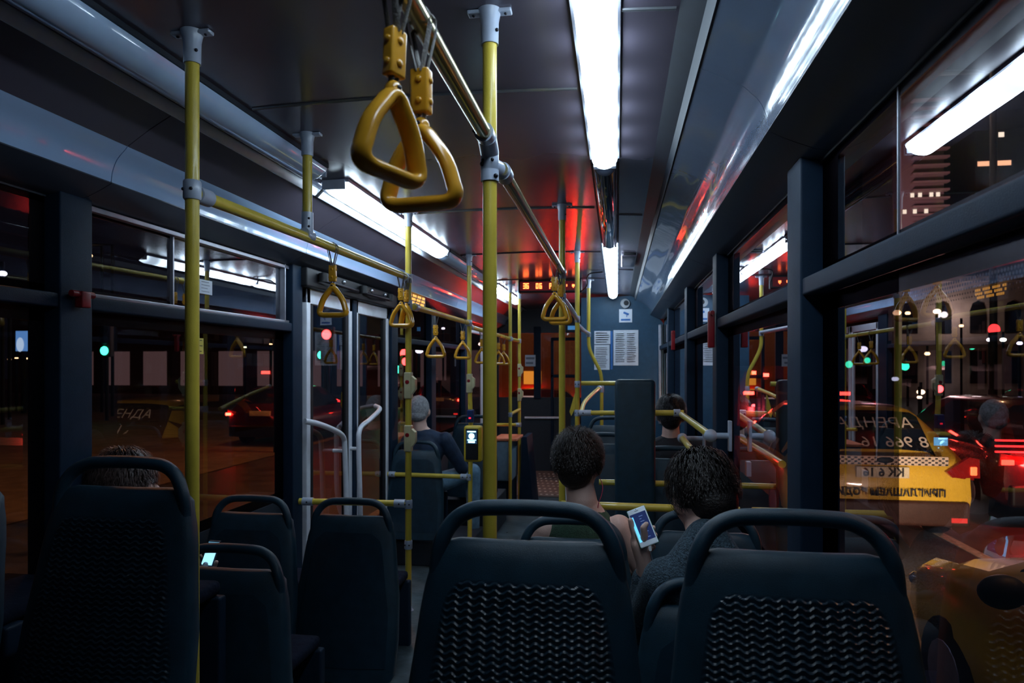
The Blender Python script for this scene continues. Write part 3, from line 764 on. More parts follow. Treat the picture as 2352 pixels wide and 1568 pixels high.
# podium boxes under seats
def podium(nm, x0, x1, y0, y1, z1, z0):
    m = MB(); m.box((x0, y0, z0), (x1, y1, z1), .01); o = struct(nm, m, M_WALLD)
podium('trim_60', -.40, XR, -.3, 1.86, EYE - .268 - SH, ZR); podium('trim_61', -1.85, -1.13, -.3, 2.0, EYE - .235 - SH, ZR)
podium('trim_62', -.32, XR, 4.06, 6.4, .335, ZL); podium('trim_63', -1.85, -1.16, 5.28, 5.9, .19, ZL); podium('trim_66', -1.85, -1.14, 6.36, 7.0, .325, ZL)
# tall padded panel
a = at(1412, 871, 4.0); b = at(1506, 871, 4.0)
t = thing('padded_panel', 'tall black padded column standing between the seats', 'panel', ((a.x + b.x) / 2, 4.0, ZR))
m = MB(); m.box((a.x, 4.0, ZR), (b.x, 4.09, a.z), .03); obj('pad', m, M_SEAT, t)
m = MB(); m.box((a.x + .02, 4.09, ZR), (b.x - .02, 4.11, a.z - .03), .005); obj('back_plate', m, M_STEEL, t)

# ------------------------------------------------------------------ double door on the left, front door
def door_leaf(n, y0, y1, mt_frame, handle):
    r = sroot('door_%d' % n); x = XL + .02; z0, z1 = .10, 2.06
    m = MB()
    for a, b, c, d in ((y0, y0 + .05, z0, z1), (y1 - .05, y1, z0, z1), (y0, y1, z0, z0 + .30), (y0, y1, z1 - .09, z1)): m.box((x - .02, a, c), (x + .02, b, d), .006)
    obj('door_frame', m, mt_frame, r)
    m = MB()
    for a, b in ((y0 + .05, y0 + .10), (y1 - .10, y1 - .05)): m.box((x - .018, a, z0 + .3), (x + .012, b, z1 - .09))
    obj('door_seal', m, M_BLACK, r)
    m = MB(); m.faces([(x, y0 + .1, z0 + .3), (x, y1 - .1, z0 + .3), (x, y1 - .1, z1 - .09), (x, y0 + .1, z1 - .09)], [(0, 1, 2, 3)]); obj('door_pane', m, M_GLASSL, r, smooth=False)
    m = MB(); hx = x + .09; m.tube(spline(handle, 5), .017, 16)
    q = handle[len(handle) // 2 + 1]; m.tube([q, (x, q[1], q[2])], .012, 12)
    obj('door_handle', m, M_WHITE, r)
dl = lambda px, py, dx=.1: at(px, py, X=XL + dx)
door_leaf(1, 3.80, 4.50, M_WHITE, [dl(700, 967, .06), dl(730, 973), dl(768, 988), dl(788, 1003), dl(792, 1035), dl(795, 1150), dl(796, 1260, .1)])
door_leaf(2, 4.56, 5.26, M_WHITE, [dl(862, 932, .03), dl(872, 940), dl(850, 963), dl(827, 985), dl(824, 1030), dl(827, 1150), dl(828, 1230, .06)])
m = MB(); m.box((XL, 4.495, .1), (XL + .05, 4.565, 2.06), .008); struct('trim_64', m, M_FRAME)
m = MB(); m.box((XL - .02, 3.70, 2.06), (XL + .09, 5.32, 2.17), .01); struct('trim_65', m, M_BLACK)
t = thing('door_mechanism', 'black arms and motor above the double door', 'mechanism', (XL + .12, 4.5, 2.12))
m = MB()
for y in (3.85, 4.5, 5.05): m.lathe([(0, -.03), (.028, -.03), (.028, .02), (0, .03)], (XL + .12, y, 2.13))
objs('pivot', m, M_BLACK, t)
m = MB(); m.tube([(XL + .12, 3.85, 2.11), (XL + .14, 4.2, 2.10), (XL + .10, 4.45, 2.11)], .012, 10); m.tube([(XL + .12, 5.05, 2.11), (XL + .14, 4.8, 2.10), (XL + .10, 4.56, 2.11)], .012, 10); objs('arm', m, M_SCREW, t)
m = MB()
for y in (4.12, 4.62, 4.9): m.ell((XL + .135, y, 2.13), (.014,) * 3)
objs('knob', m, M_STEEL, t)
r = sroot('door_3'); m = MB()
for y0, y1 in ((8.3, 9.2), (9.25, 10.15)):
    for a, b, c, d in ((y0, y0 + .05, .1, 2.1), (y1 - .05, y1, .1, 2.1), (y0, y1, .1, .35), (y0, y1, 2.02, 2.1)): m.box((XL, a, c), (XL + .04, b, d), .006)
obj('door_frame', m, M_WHITE, r)
m = MB(); m.faces([(XL + .02, 8.3, .3), (XL + .02, 10.15, .3), (XL + .02, 10.15, 2.05), (XL + .02, 8.3, 2.05)], [(0, 1, 2, 3)]); obj('door_pane', m, M_GLASSL, r, smooth=False)

# ------------------------------------------------------------------ ticket reader
p = at(1084, 1020, 5.05)
t = thing('ticket_reader', 'yellow ticket reader with a lit screen on the far pole', 'reader', p)
w_, h_ = .068, .138
m = MB(); m.box((p.x - w_, 5.06, p.z - h_), (p.x + w_, 5.15, p.z + h_), .022); obj('case', m, mat('yellow_case', (.72, .52, .04), .35), t)
m = MB(); m.box((p.x - w_ + .018, 5.05, p.z - h_ + .02), (p.x + w_ - .022, 5.062, p.z + h_ - .022), .005); fp = obj('front_plate', m, M_BLACK, t)
m = MB(); m.box((p.x - w_ + .026, 5.046, p.z + .005), (p.x + w_ - .03, 5.051, p.z + h_ - .035)); s1 = obj('screen', m, mat('blue_screen', (.02, .04, .08), .2, em=(.1, .3, .6), ems=.15), t)
m = MB(); cx = p.x - .002
m.lathe([(0, -.003), (.022, -.003), (.022, 0)], (cx, 5.045, p.z + .062), 'y'); m.box((cx - .032, 5.042, p.z + .092), (cx + .032, 5.045, p.z + .100)); m.box((cx - .032, 5.042, p.z + .030), (cx + .034, 5.045, p.z + .036)); m.box((cx - .025, 5.042, p.z + .012), (cx + .025, 5.045, p.z + .024))
obj('screen_symbols', m, glow('cyan_symbols', (.35, .85, 1), 5), s1, smooth=False)
p = at(1081, 955, 5.2)
t = thing('pole_validator', 'small dark blue box on the pole above the ticket reader', 'reader', p)
m = MB(); m.box(p - Vector((.024, .03, .05)), p + Vector((.024, .03, .05)), .008); obj('case', m, mat('navy_plastic', (.01, .03, .12), .3), t)
m = MB(); m.box(p + Vector((-.008, -.034, -.02)), p + Vector((.008, -.029, -.008))); obj('indicator', m, glow('red_indicator', (1, .02, .05), 1.5), t)

# ------------------------------------------------------------------ cabinet by the front door and panel next to it
a = at(1136, 1012, 7.3); b = at(1176, 1012, 7.3)
t = thing('cab_side_cabinet', 'grey-blue box with orange-lit top by the front door', 'cabinet', ((a.x + b.x) / 2, 7.3, ZL))
M_CAB = mat('grey_blue_cabinet', (.20, .30, .40), .45)
m = MB(); m.box((a.x, 7.3, ZL + .35), (b.x, 7.75, a.z), .02); obj('box', m, M_CAB, t)
m = MB(); m.box((a.x + .01, 7.34, ZL), (b.x - .01, 7.72, ZL + .37)); obj('plinth', m, M_FRAME, t)
m = MB(); m.box((a.x - .01, 7.28, a.z), (b.x + .06, 7.76, a.z + .03), .008); obj('lid', m, mat('orange_lit_lid', (.85, .25, .13), .4), t)  # orange-red light on the top is put into the lid's colour
t = thing('door_side_screen', 'dark slanting screen right of the grey-blue box', 'screen', (b.x + .1, 7.8, ZL))
q0 = at(1180, 1003, 7.6)
m = MB(); m.prism([(b.x + .03, 7.6, ZL), (b.x + .20, 7.6, ZL), (b.x + .12, 7.6, q0.z), (b.x + .07, 7.6, q0.z)], (0, .5, 0)); obj('panel', m, M_FRAME, t)
t = thing('folding_seat', 'dark seat edge with yellow side left of the cab wall', 'seat', at(1315, 1000, 7.6))
m = MB(); m.prism([at(1308, 945, 7.6), at(1320, 903, 7.6), at(1322, 935, 7.6), at(1312, 955, 7.6)], (0, .05, 0)); obj('side', m, M_YEL, t)
m = MB(); m.box((at(1312, 960, 7.7).x, 7.72, 0), (at(1322, 960, 7.7).x, 8.0, .9)); obj('base', m, M_FRAME, t)
m = MB(); m.prism([at(1311, 960, 7.7), at(1324, 935, 7.7), at(1324, 1010, 7.7), at(1311, 1040, 7.7)], (0, .4, 0)); obj('seat_back', m, M_SEAT, t)

# ------------------------------------------------------------------ small fittings, stickers
def hammer(x, side, y, z0, z1, label):
    t = thing('emergency_hammer', label, 'hammer', (x - side * .06, y, (z0 + z1) / 2))
    xx = x - side * .075
    m = MB(); m.box((xx - .016, y - .02, z0), (xx + .016, y + .02, z1), .006); obj('holder', m, M_RED, t)
    m = MB(); m.tube([(xx, y - .05, z1 - .01), (xx, y + .045, z1 - .01)], .011, 12); obj('hammer_head', m, M_RED, t)
hammer(XR, 1, 3.60, at(1652, 796, X=XR - .06).z, at(1652, 708, X=XR - .06).z, 'dark red hammer holder on the nearer right window post')
hammer(XR, 1, 6.0, at(1541, 806, X=XR - .06).z, at(1541, 765, X=XR - .06).z, 'dark red hammer holder on the farther right window post')
hammer(XL, -1, 2.05, EYE + .195, EYE + .25, 'dark red hammer holder on the left window post')
def wall_sticker(nm, label, px0, py0, px1, py1, x, mt, rows=4, side=-1):
    a = at(px0, py0, X=x); b = at(px1, py1, X=x)
    t = thing(nm, label, 'sticker', (a + b) / 2)
    m = MB(); m.box((x - .001, a.y, b.z), (x + .001, b.y, a.z)); obj('backing', m, mt, t, smooth=False)
    m = MB(); h = (a.z - b.z); w = (b.y - a.y)
    for i in range(rows):
        z = b.z + h * (.18 + .68 * i / (rows - 1)); m.box((x + .001, a.y + w * .18, z - h * .02), (x + .002, a.y + w * (.82 - .2 * random.random()), z + h * .02))
    obj('printed_lines', m, M_PRINT if mt is M_PAPER else M_BLACK, t, smooth=False)
wall_sticker('window_sticker', 'small white printed sticker on the upper left window', 457, 640, 487, 678, XL + .02, M_PAPER)
M_YST = mat('yellow_sticker', (.75, .62, .12), .5)
wall_sticker('yellow_sticker', 'yellow printed sticker on the left window, behind the near pole', 454, 776, 467, 813, XL + .03, M_YST, 3)
t, a, b = sheet('windscreen_notice', 'small pinkish-white notice on the windscreen', 'notice', (1206, 815), (1230, 841), YF - .1, M_PAPER); lines(t, a, b, YF - .1, 2)
t, a, b = sheet('cab_sign', 'small light blue sign by the cab door top', 'sign', (1304, 748), (1322, 757), YF - .085, mat('light_blue_sign', (.15, .4, .7), .5, em=(.1, .4, .9), ems=.4))
# bus name plate on the door head
# glowing amber box added in place of an orange reflection past the door
p = at(905, 668, X=XL + .12)
t = thing('amber_reflection_box', 'amber-lit box standing in for an orange reflection above the window past the double door', 'display', p)
m = MB(); m.box((p.x - .03, 5.48, p.z - .10), (p.x + .02, 5.98, p.z + .07), .01); obj('housing', m, M_BLACK, t)
m = MB()
for j in range(3):
    for i in range(16):
        if (i * 7 + j * 3) % 5: m.box((p.x + .02, 5.5 + i * .028, p.z - .06 + j * .03), (p.x + .023, 5.52 + i * .028, p.z - .04 + j * .03))
obj('amber_dots', m, glow('amber_glow', (1, .42, .03), 1.3), t, smooth=False)['kind'] = 'stuff'

def fill_spot(loc, target, power, col):
    l = bpy.data.lights.new('headlight_fill', 'SPOT'); l.energy = power; l.color = col; l.spot_size = math.radians(75); l.spot_blend = .8; l.shadow_soft_size = .08
    o = bpy.data.objects.new('headlight_fill', l); o.location = loc; COL.objects.link(o)
    o.rotation_euler = (Vector(target) - Vector(loc)).to_track_quat('-Z', 'Y').to_euler(); return o
# ------------------------------------------------------------------ people
M_SKIN = mat('skin', (.78, .50, .42), .5, var=.1, scale=12, bump=.1, bscale=200)
M_HAIRD = mat('dark_brown_hair', (.016, .010, .009), .5, var=.5, scale=90, bump=.5, bscale=160)
M_HAIRG = mat('grey_hair', (.36, .37, .40), .6, var=.35, scale=60, bump=.6, bscale=140)
def frame(f, u=(0, 0, 1)):
    f = Vector(f).normalized(); r = f.cross(Vector(u)).normalized(); u = r.cross(f).normalized()
    return r, f, u, Matrix((r, f, u)).transposed()
def head_mb(m, c, f, s=1.0):
    r, f, u, R = frame(f); c = Vector(c)
    m.ell(c, (.076 * s, .094 * s, .104 * s), R)
    m.ell(c + (f * .030 - u * .058) * s, (.054 * s, .062 * s, .056 * s), R)
    m.ell(c + (f * .052 - u * .095) * s, (.026 * s, .026 * s, .020 * s), R)
    m.cap(c + (f * .090 + u * .012) * s, c + (f * .108 - u * .028) * s, .008 * s, .014 * s, 10)
    m.ell(c + (f * .088 - u * .062) * s, (.024 * s, .010 * s, .009 * s), R)
    m.ell(c + (f * .083 + u * .028) * s, (.055 * s, .016 * s, .010 * s), R)
    for q in (-1, 1):
        m.ell(c + (r * q * .030 + f * .082 + u * .006) * s, (.013 * s, .008 * s, .008 * s), R)
        m.ell(c + (r * q * .079 - u * .012 - f * .004) * s, (.012 * s, .020 * s, .032 * s), R)
        m.ell(c + (r * q * .076 - u * .035) * s, (.008 * s, .010 * s, .012 * s), R)
def strands(m, c, f, rad, n, L=.03, low=-.35, seed=1, crown=(0, -.35, .93), lift=.25, w=.0016):
    rnd = random.Random(seed); r, f, u, R = frame(f); cr = (R @ Vector(crown)).normalized()
    for _ in range(n):
        d = Vector((rnd.gauss(0, 1), rnd.gauss(0, 1), rnd.gauss(0, 1))).normalized()
        if d.z < low or (d.y > .45 and d.z < .35): continue
        p = Vector(c) + R @ Vector((d.x * rad[0], d.y * rad[1], d.z * rad[2])); nn = (R @ d).normalized()
        tg = nn - cr; tg = tg - nn * tg.dot(nn)
        if tg.length < .02: tg = nn.orthogonal()
        tg = tg.normalized(); sd = tg.cross(nn) * w
        tg = (tg + sd / w * rnd.uniform(-.35, .35)).normalized()
        l = L * rnd.uniform(.6, 1.25)
        a = p - nn * .004; b = p + tg * l * .55 + nn * lift * l * 1.0; e = p + tg * l + nn * lift * l * rnd.uniform(.2, 1.0)
        m.faces([a - sd, a + sd, b + sd * .8, b - sd * .8, e], [(0, 1, 2, 3), (3, 2, 4)])
def hand_mb(m, w, d, n, s=1.0, curl=.8, side=1):
    d = Vector(d).normalized(); n = Vector(n); n = (n - d * n.dot(d)).normalized(); r = d.cross(n) * side; w = Vector(w)
    R = Matrix((r, d, n)).transposed()
    m.ell(w + d * .048 * s, (.040 * s, .052 * s, .016 * s), R)
    for i, (o, l) in enumerate(((-.029, .068), (-.010, .078), (.010, .072), (.028, .056))):
        p = w + d * .085 * s + r * o * s; a = .25 * curl; rr = .0088 * s
        for j, fr in enumerate((.46, .31, .23)):
            v = d * math.cos(a) + n * math.sin(a) + r * o * 1.2; q = p + v * l * fr * s; m.cap(p, q, rr, rr * .93, 10); p = q; a += .6 * curl; rr *= .93
    p = w + d * .028 * s - r * .030 * s; q = p - r * .028 * s + d * .024 * s + n * .012 * s; m.cap(p, q, .012 * s, .0105 * s, 10); m.cap(q, q + d * .030 * s - r * .006 * s + n * .008 * s, .0105 * s, .0085 * s, 10)
def remesh(o, v=.007, it=4):
    md = o.modifiers.new('union', 'REMESH'); md.mode = 'VOXEL'; md.voxel_size = v; md.use_smooth_shade = True
    sm = o.modifiers.new('smooth', 'SMOOTH'); sm.factor = .5; sm.iterations = it
    return o
def limb(m, pts, rs):
    for i in range(len(pts) - 1): m.cap(pts[i], pts[i + 1], rs[i], rs[i + 1], 14)
def person(label, J, f, hs, top_mat, leg_mat, sleeves=True, hair='short', hair_mat=None, hands=(True, True), collar=.035, tank=False, extra=None, skin=None, voxel=.007):
    """J: head, neck, sh (left,right), chest, pelvis, el, wr, knee, ankle ; all world places"""
    V = {k_: (tuple(Vector(q) for q in v) if isinstance(v, tuple) and hasattr(v[0], '__len__') else Vector(v)) for k_, v in J.items()}
    t = thing('person', label, 'person', (V['pelvis'].x, V['pelvis'].y, V['ankle'][0].z - .06))
    m = MB(); head_mb(m, V['head'], f, hs)
    limb(m, [V['head'] - Vector((0, 0, .05)) - Vector(f).normalized() * .02, V['neck']], [.052 * hs, .060])
    sh = V['sh']; ch = (sh[0] + sh[1]) / 2; wv = (sh[1] - sh[0]); W2 = wv.length / 2; ax = wv.normalized()
    R = Matrix((ax, ax.cross(Vector((0, 0, -1))).normalized() * -1, Vector((0, 0, 1)))).transposed()
    limb(m, [V['neck'], ch + ax * W2 * .55 - Vector((0, 0, .0))], [.05, .05]); limb(m, [V['neck'], ch - ax * W2 * .55], [.05, .05])
    def torso(m, g):
        m.ell(ch.lerp(V['pelvis'], .24), (W2 * .90 + g, .105 + g, .16 + g), R); m.ell(ch.lerp(V['pelvis'], .62), (W2 * .74 + g, .10 + g, .19 + g), R)
        m.ell(V['pelvis'], (W2 * .84 + g, .115 + g, .12 + g), R)
    torso(m, 0)
    for i in (0, 1):
        limb(m, [sh[i], sh[i].lerp(V['el'][i], .5), V['el'][i], V['wr'][i]], [.052, .046, .038, .026])
        hip = V['pelvis'] + ax * (-.09 if i == 0 else .09)
        limb(m, [hip, V['knee'][i], V['ankle'][i]], [.078, .054, .037]); 
        if hands[i]: hand_mb(m, V['wr'][i], V['wr'][i] - V['el'][i] + Vector((0, 0, -.02)), Vector((0, 0, -1)) if abs((V['wr'][i] - V['el'][i]).normalized().z) < .7 else Vector((0, 1, 0)), .95, .7, 1 if i else -1)
        m.cap(V['ankle'][i] + Vector((0, 0, -.03)), V['ankle'][i] + Vector((0, .13, -.05)), .034, .028, 12)
    if extra: extra(m)
    body = remesh(obj('body', m, skin or M_SKIN, t), voxel, 3)
    m = MB(); g = .014; torso(m, g)
    if tank:
        for s_ in (-1, 1): limb(m, [ch.lerp(V['pelvis'], .15) + ax * s_ * W2 * .5 + R @ Vector((0, -.07, 0)), ch + ax * s_ * W2 * .46 + Vector((0, -.03, .045)), ch.lerp(V['pelvis'], .15) + ax * s_ * W2 * .5 + R @ Vector((0, .08, 0))], [.024, .022, .024])
    else:
        limb(m, [V['neck'] - Vector((0, 0, collar)), ch + ax * W2 * .6], [.06 + g * .3, .058 + g]); limb(m, [V['neck'] - Vector((0, 0, collar)), ch - ax * W2 * .6], [.06 + g * .3, .058 + g])
        for i in (0, 1): limb(m, [sh[i], sh[i].lerp(V['el'][i], .5), V['el'][i], V['el'][i].lerp(V['wr'][i], .86 if sleeves is True else sleeves)], [.055 + g, .050 + g, .044 + g * .8, .032 + g * .5])
    c = remesh(obj('tank_top' if tank else 'jacket', m, top_mat, t), .008, 4)
    m = MB(); m.ell(V['pelvis'], (W2 * .84 + .02, .13, .13), R)
    for i in (0, 1): limb(m, [V['pelvis'] + ax * (-.09 if i == 0 else .09), V['knee'][i], V['ankle'][i] + Vector((0, 0, .04))], [.092, .068, .052])
    remesh(obj('trousers', m, leg_mat, t), .010, 4)
    m = MB()
    for i in (0, 1): m.cap(V['ankle'][i] + Vector((0, -.03, -.03)), V['ankle'][i] + Vector((0, .15, -.04)), .042, .036, 12)
    remesh(obj('shoes', m, M_BLACK, t), .01, 2)
    r, ff, u, R2 = frame(f); c = V['head'] - ff * .020 * hs + u * .020 * hs; m = MB(); rad = (.083 * hs, .096 * hs, .103 * hs)
    m.ell(c, rad, R2, 28, 18)
    if hair == 'short':
        m.ell(c - (ff * .030 + u * .055) * hs, (.066 * hs, .062 * hs, .065 * hs), R2, 20, 12)
    if hair == 'long':
        m.ell(c - (ff * .05 + u * .09) * hs, (.075 * hs, .055 * hs, .10 * hs), R2); m.cap(c - (ff * .06 + u * .12) * hs, c - (ff * .09 + u * .30) * hs, .06, .03)
    if hair == 'cropped':
        m.ell(c - (ff * .025 + u * .05) * hs, (.068 * hs, .066 * hs, .06 * hs), R2, 20, 12)
    if hair == 'cropped': rad = tuple(q - .001 for q in rad)
    strands(m, c, f, rad, 7500 if hair != 'cropped' else 2200, .042 if hair != 'cropped' else .010, seed=int(V['head'].x * 1000) + 77, lift=.34 if hair != 'cropped' else .3)
    obj('hair', m, hair_mat or M_HAIRD, t)
    return t, V

# young passenger in the green tank top
def q(px, py, Y): return at(px, py, Y)
zf_ = ZR + .06
M_TANK = mat('dark_green_knit', (.030, .075, .045), .8, var=.35, scale=60, bump=.5, bscale=240)
hY = 2.70
hd = q(1330, 1062, hY)
J = dict(head=hd, neck=q(1337, 1150, hY - .03), sh=(q(1252, 1215, hY - .02), q(1422, 1212, hY - .02)), pelvis=(hd.x + .01, hY, .70), el=((hd.x - .24, hY + .02, .80), (hd.x + .25, hY + .0, .80)),
         wr=((hd.x - .12, hY + .25, .78), (hd.x + .14, hY + .25, .78)), knee=((hd.x - .10, hY + .42, .70), (hd.x + .12, hY + .42, .70)), ankle=((hd.x - .10, hY + .40, zf_), (hd.x + .12, hY + .40, zf_)))
t2_, V = person('young person with short brown hair in a dark green tank top, seen from behind', J, (.22, .95, -.14), 1.04, M_TANK, mat('dark_denim', (.02, .03, .06), .8, bump=.3), tank=True)
m = MB(); m.tube(spline([q(1377, 1095, hY - .01), q(1384, 1115, hY - .04), q(1382, 1135, hY - .05), q(1374, 1160, hY - .06), q(1372, 1200, hY - .02)], 6), .0016, 6)
e_ = obj('earphone_cable', m, mat('red_cable', (.55, .05, .12), .4), None); tag(e_, 'thin red earphone cable hanging from the ear over the green tank top', 'cable')
# passenger in the grey sweater with the phone
M_KNIT = mat('blue_grey_knit', (.050, .085, .115), .85, var=.6, scale=140, bump=.9, bscale=220)
M_SLV = mat('dark_green_sleeve', (.012, .028, .032), .8, bump=.3)
Yp = 2.06; hd = q(1612, 1142, 2.10)
def phone_hand(m):
    P = lambda px, py, dy=0: q(px, py, Yp + dy)
    m.cap(P(1486, 1350, .05), P(1479, 1292, .02), .030, .0245, 14)
    m.cap(P(1479, 1292, .02), P(1468, 1250, .015), .024, .026, 14)
    m.ell(P(1470, 1247, .012), (.029, .014, .036), Matrix.Rotation(-.3, 3, 'Y'))
    for a in (((1460, 1236, .01), (1453, 1214, .005), (1448, 1194, .0)), ):
        limb(m, [P(*k_) for k_ in a], [.0115, .0100, .0085])
    limb(m, [P(1478, 1256, 0), P(1480, 1228, -.016), P(1478, 1211, -.024), P(1485, 1203, -.022)], [.0140, .0120, .0100, .0082])
    for a in (((1466, 1240, .03), (1486, 1222, .035), (1500, 1212, .014), (1499, 1213, .004)), ((1468, 1252, .03), (1490, 1238, .035), (1505, 1229, .014), (1504, 1229, .004)), ((1472, 1266, .03), (1490, 1262, .03), (1500, 1256, .014), (1500, 1255, .006))):
        limb(m, [P(*k_) for k_ in a], [.0115, .0100, .0090, .0082])
el_l = q(1476, 1440, 2.16); wr_l = q(1481, 1300, Yp + .03)
J = dict(head=hd, neck=q(1624, 1262, 1.99), sh=(q(1530, 1335, 1.97), q(1712, 1330, 1.95)), pelvis=(hd.x + .06, 1.98, .66), el=(el_l, (hd.x + .22, 2.05, .78)), wr=(wr_l, (hd.x + .16, 2.30, .80)),
         knee=((hd.x - .06, 2.42, .68), (hd.x + .18, 2.42, .68)), ankle=((hd.x - .06, 2.40, zf_), (hd.x + .18, 2.40, zf_)))
t3_, V = person('passenger with tousled dark hair in a blue-grey knitted sweater, head bent over a phone', J, (-.30, .72, -.62), 1.08, M_KNIT, M_SLV, hands=(False, True), extra=phone_hand, voxel=.0045, sleeves=.80, collar=-.025)
a = q(1466, 1172, Yp); c = q(1476, 1209, Yp)
ph = thing('smartphone', 'white smartphone in the raised left hand of the sweater passenger', 'phone', c)
up = (q(1466, 1172, Yp + .03) - q(1495.5, 1246, Yp - .01)).normalized(); rt = (q(1486, 1166, Yp) - q(1447, 1178, Yp)); rt = (rt - up * rt.dot(up)).normalized(); nn = rt.cross(up)
R3 = Matrix((rt, nn, up)).transposed()
def rb(m, x0, x1, y0, y1, z0, z1, bev=0):
    mm = MB(); mm.box((x0, y0, z0), (x1, y1, z1), bev)
    for v in mm.bm.verts: v.co = R3 @ v.co + c
    me = bpy.data.meshes.new('tmp'); mm.bm.to_mesh(me); mm.bm.free(); m.bm.from_mesh(me); bpy.data.meshes.remove(me)
sg = -1 if nn.y > 0 else 1          # front towards the camera
f0 = lambda d: (min(sg * d[0], sg * d[1]), max(sg * d[0], sg * d[1]))
M_PH = mat('white_phone_shell', (.78, .84, .95), .25, em=(.6, .8, 1), ems=.12)
m = MB(); rb(m, -.0275, .0275, *f0((-.004, .004)), -.057, .057, .0035); obj('case', m, M_PH, ph)
m = MB(); rb(m, -.0295, .0285, *f0((-.007, .000)), -.058, .058, .003); obj('back_cover', m, mat('green_cover', (.03, .30, .16), .4), ph)
m = MB(); rb(m, -.0245, .0245, *f0((.004, .0046)), -.042, .042); sc = obj('screen', m, mat('navy_screen', (.01, .015, .05), .2, em=(.02, .04, .16), ems=.5), ph)
m = MB(); rb(m, -.0245, -.0165, *f0((.0046, .005)), -.042, .034); obj('screen_bar', m, glow('cyan_bar', (.12, .55, 1), 1.4), sc)
m = MB()
for i in range(9): rb(m, .000, .012 - .006 * (i % 2), *f0((.0046, .005)), .030 - i * .008, .0315 - i * .008)
obj('screen_text', m, glow('dim_blue_text', (.2, .35, .8), .5), sc)
m = MB(); rb(m, -.006, .006, *f0((.004, .0048)), .0485, .0495); rb(m, -.001, .001, *f0((.004, .0048)), .0525, .0545); obj('earpiece', m, M_BLACK, ph)
m = MB(); e0 = q(1492, 1252, Yp); m.tube([e0, q(1494, 1264, Yp)], .0040, 10); obj('plug', m, M_PH, ph)
m = MB(); m.tube(spline([q(1494, 1264, Yp), q(1497, 1280, Yp + .01), q(1502, 1300, Yp + .02), q(1506, 1340, Yp + .03)], 4), .0014, 6); tag(obj('charging_cable', m, mat('white_cable', (.75, .8, .9), .4)), 'white cable hanging from the smartphone in the raised hand', 'cable')
# grey-haired man
M_NAVY = mat('navy_jacket', (.013, .032, .075), .7, var=.3, bump=.2); M_JEAN = mat('blue_jeans', (.14, .27, .40), .8, var=.3, bump=.3)
hY = 5.56; hd = q(963, 943, hY)
J = dict(head=hd, neck=q(966, 985, hY - .02), sh=(q(938, 1015, hY), q(1022, 1010, hY)), pelvis=(hd.x + .03, hY - .02, .60), el=(q(942, 1085, hY + .05), q(1062, 1075, hY + .1)), wr=(q(968, 1095, hY + .3), q(1050, 1085, hY + .35)),
         knee=(q(985, 1110, hY + .5), q(1086, 1082, hY + .25)), ankle=((hd.x, hY + .45, .08), q(1085, 1190, hY + .3)))
J['ankle'] = ((hd.x, hY + .45, .08), (J['knee'][1].x, hY + .28, .08))
person('grey-haired man in a navy jacket and light jeans, seated behind the waist rail', J, (-.05, .99, -.06), 1.06, M_NAVY, M_JEAN, hair='cropped', hair_mat=M_HAIRG)
# far passenger right of the padded panel
hY = 4.62; hd = q(1541, 952, hY)
J = dict(head=hd, neck=q(1541, 1002, hY), sh=(q(1490, 1030, hY), q(1598, 1030, hY)), pelvis=(hd.x, hY, .74), el=((hd.x - .22, hY + .1, .85), (hd.x + .10, hY + .1, .85)), wr=((hd.x - .1, hY + .35, .85), (hd.x + .1, hY + .35, .85)),
         knee=((hd.x - .1, hY + .4, .78), (hd.x + .1, hY + .4, .78)), ankle=((hd.x - .1, hY + .4, .38), (hd.x + .1, hY + .4, .38)))
person('far passenger with black hair in dark clothes, right of the tall padded panel', J, (.1, .98, -.1), 1.0, mat('black_cloth', (.008, .010, .018), .8, bump=.2), M_SLV, hair_mat=mat('black_hair', (.010, .009, .012), .45, var=.4, scale=80))
# long-haired passenger at the left window
hY = 2.18; hd = q(286, 1118, hY)
def face_hand(m):
    P = lambda px, py, dy=0: q(px, py, hY + dy)
    limb(m, [P(338, 1190, .04), P(336, 1158, .03), P(344, 1120, .02)], [.020, .019, .013]); limb(m, [P(318, 1162, .0), P(314, 1144, -.01)], [.010, .009])
    limb(m, [P(326, 1165, .01), P(325, 1150, .0)], [.010, .009])
J = dict(head=hd, neck=q(290, 1200, hY), sh=((hd.x - .05, hY, 1.0), (hd.x + .17, hY, 1.0)), pelvis=(hd.x + .05, hY + .02, .64), el=((hd.x - .04, hY + .08, .78), (hd.x + .2, hY + .1, .80)), wr=((hd.x - .02, hY + .3, .82), q(470, 1345, hY + .18)),
         knee=((hd.x - .02, hY + .42, .66), (hd.x + .16, hY + .42, .66)), ankle=((hd.x - .02, hY + .4, .27), (hd.x + .1, hY + .4, .27)))
J['el'] = (J['el'][0], (hd.x + .26, hY + .02, .78))
Yh = 2.44
def both(m):
    face_hand(m)
    P = lambda px, py, dy=0: q(px, py, Yh + dy)
    m.cap(P(474, 1335, .03), P(478, 1318, .02), .022, .020)
    for a in (((484, 1312, .03), (494, 1298, .02), (497, 1290, .0)), ((482, 1322, .03), (488, 1312, .01), (489, 1306, .0))): limb(m, [P(*k_) for k_ in a], [.010, .009, .0085])
person('long-haired passenger by the left window, head showing through a seat handle', J, (.45, .8, -.4), 1.05, mat('dark_coat', (.015, .014, .022), .8), M_SLV, hair='long', extra=both, voxel=.005, hands=(True, False), hair_mat=mat('brown_hair', (.10, .065, .06), .35, var=.5, scale=90))
pc = q(482, 1278, Yh); ph = thing('smartphone', 'glowing white smartphone just right of the near left pole', 'phone', pc)
def sheer(m, pts, th=.004): m.prism([q(a_, b_, Yh) for a_, b_ in pts], (0, th, 0))
m = MB(); sheer(m, [(480, 1241), (506, 1243), (487, 1305), (460, 1302)], .008); obj('case', m, mat('dark_phone_shell', (.05, .08, .12), .3), ph, smooth=False)
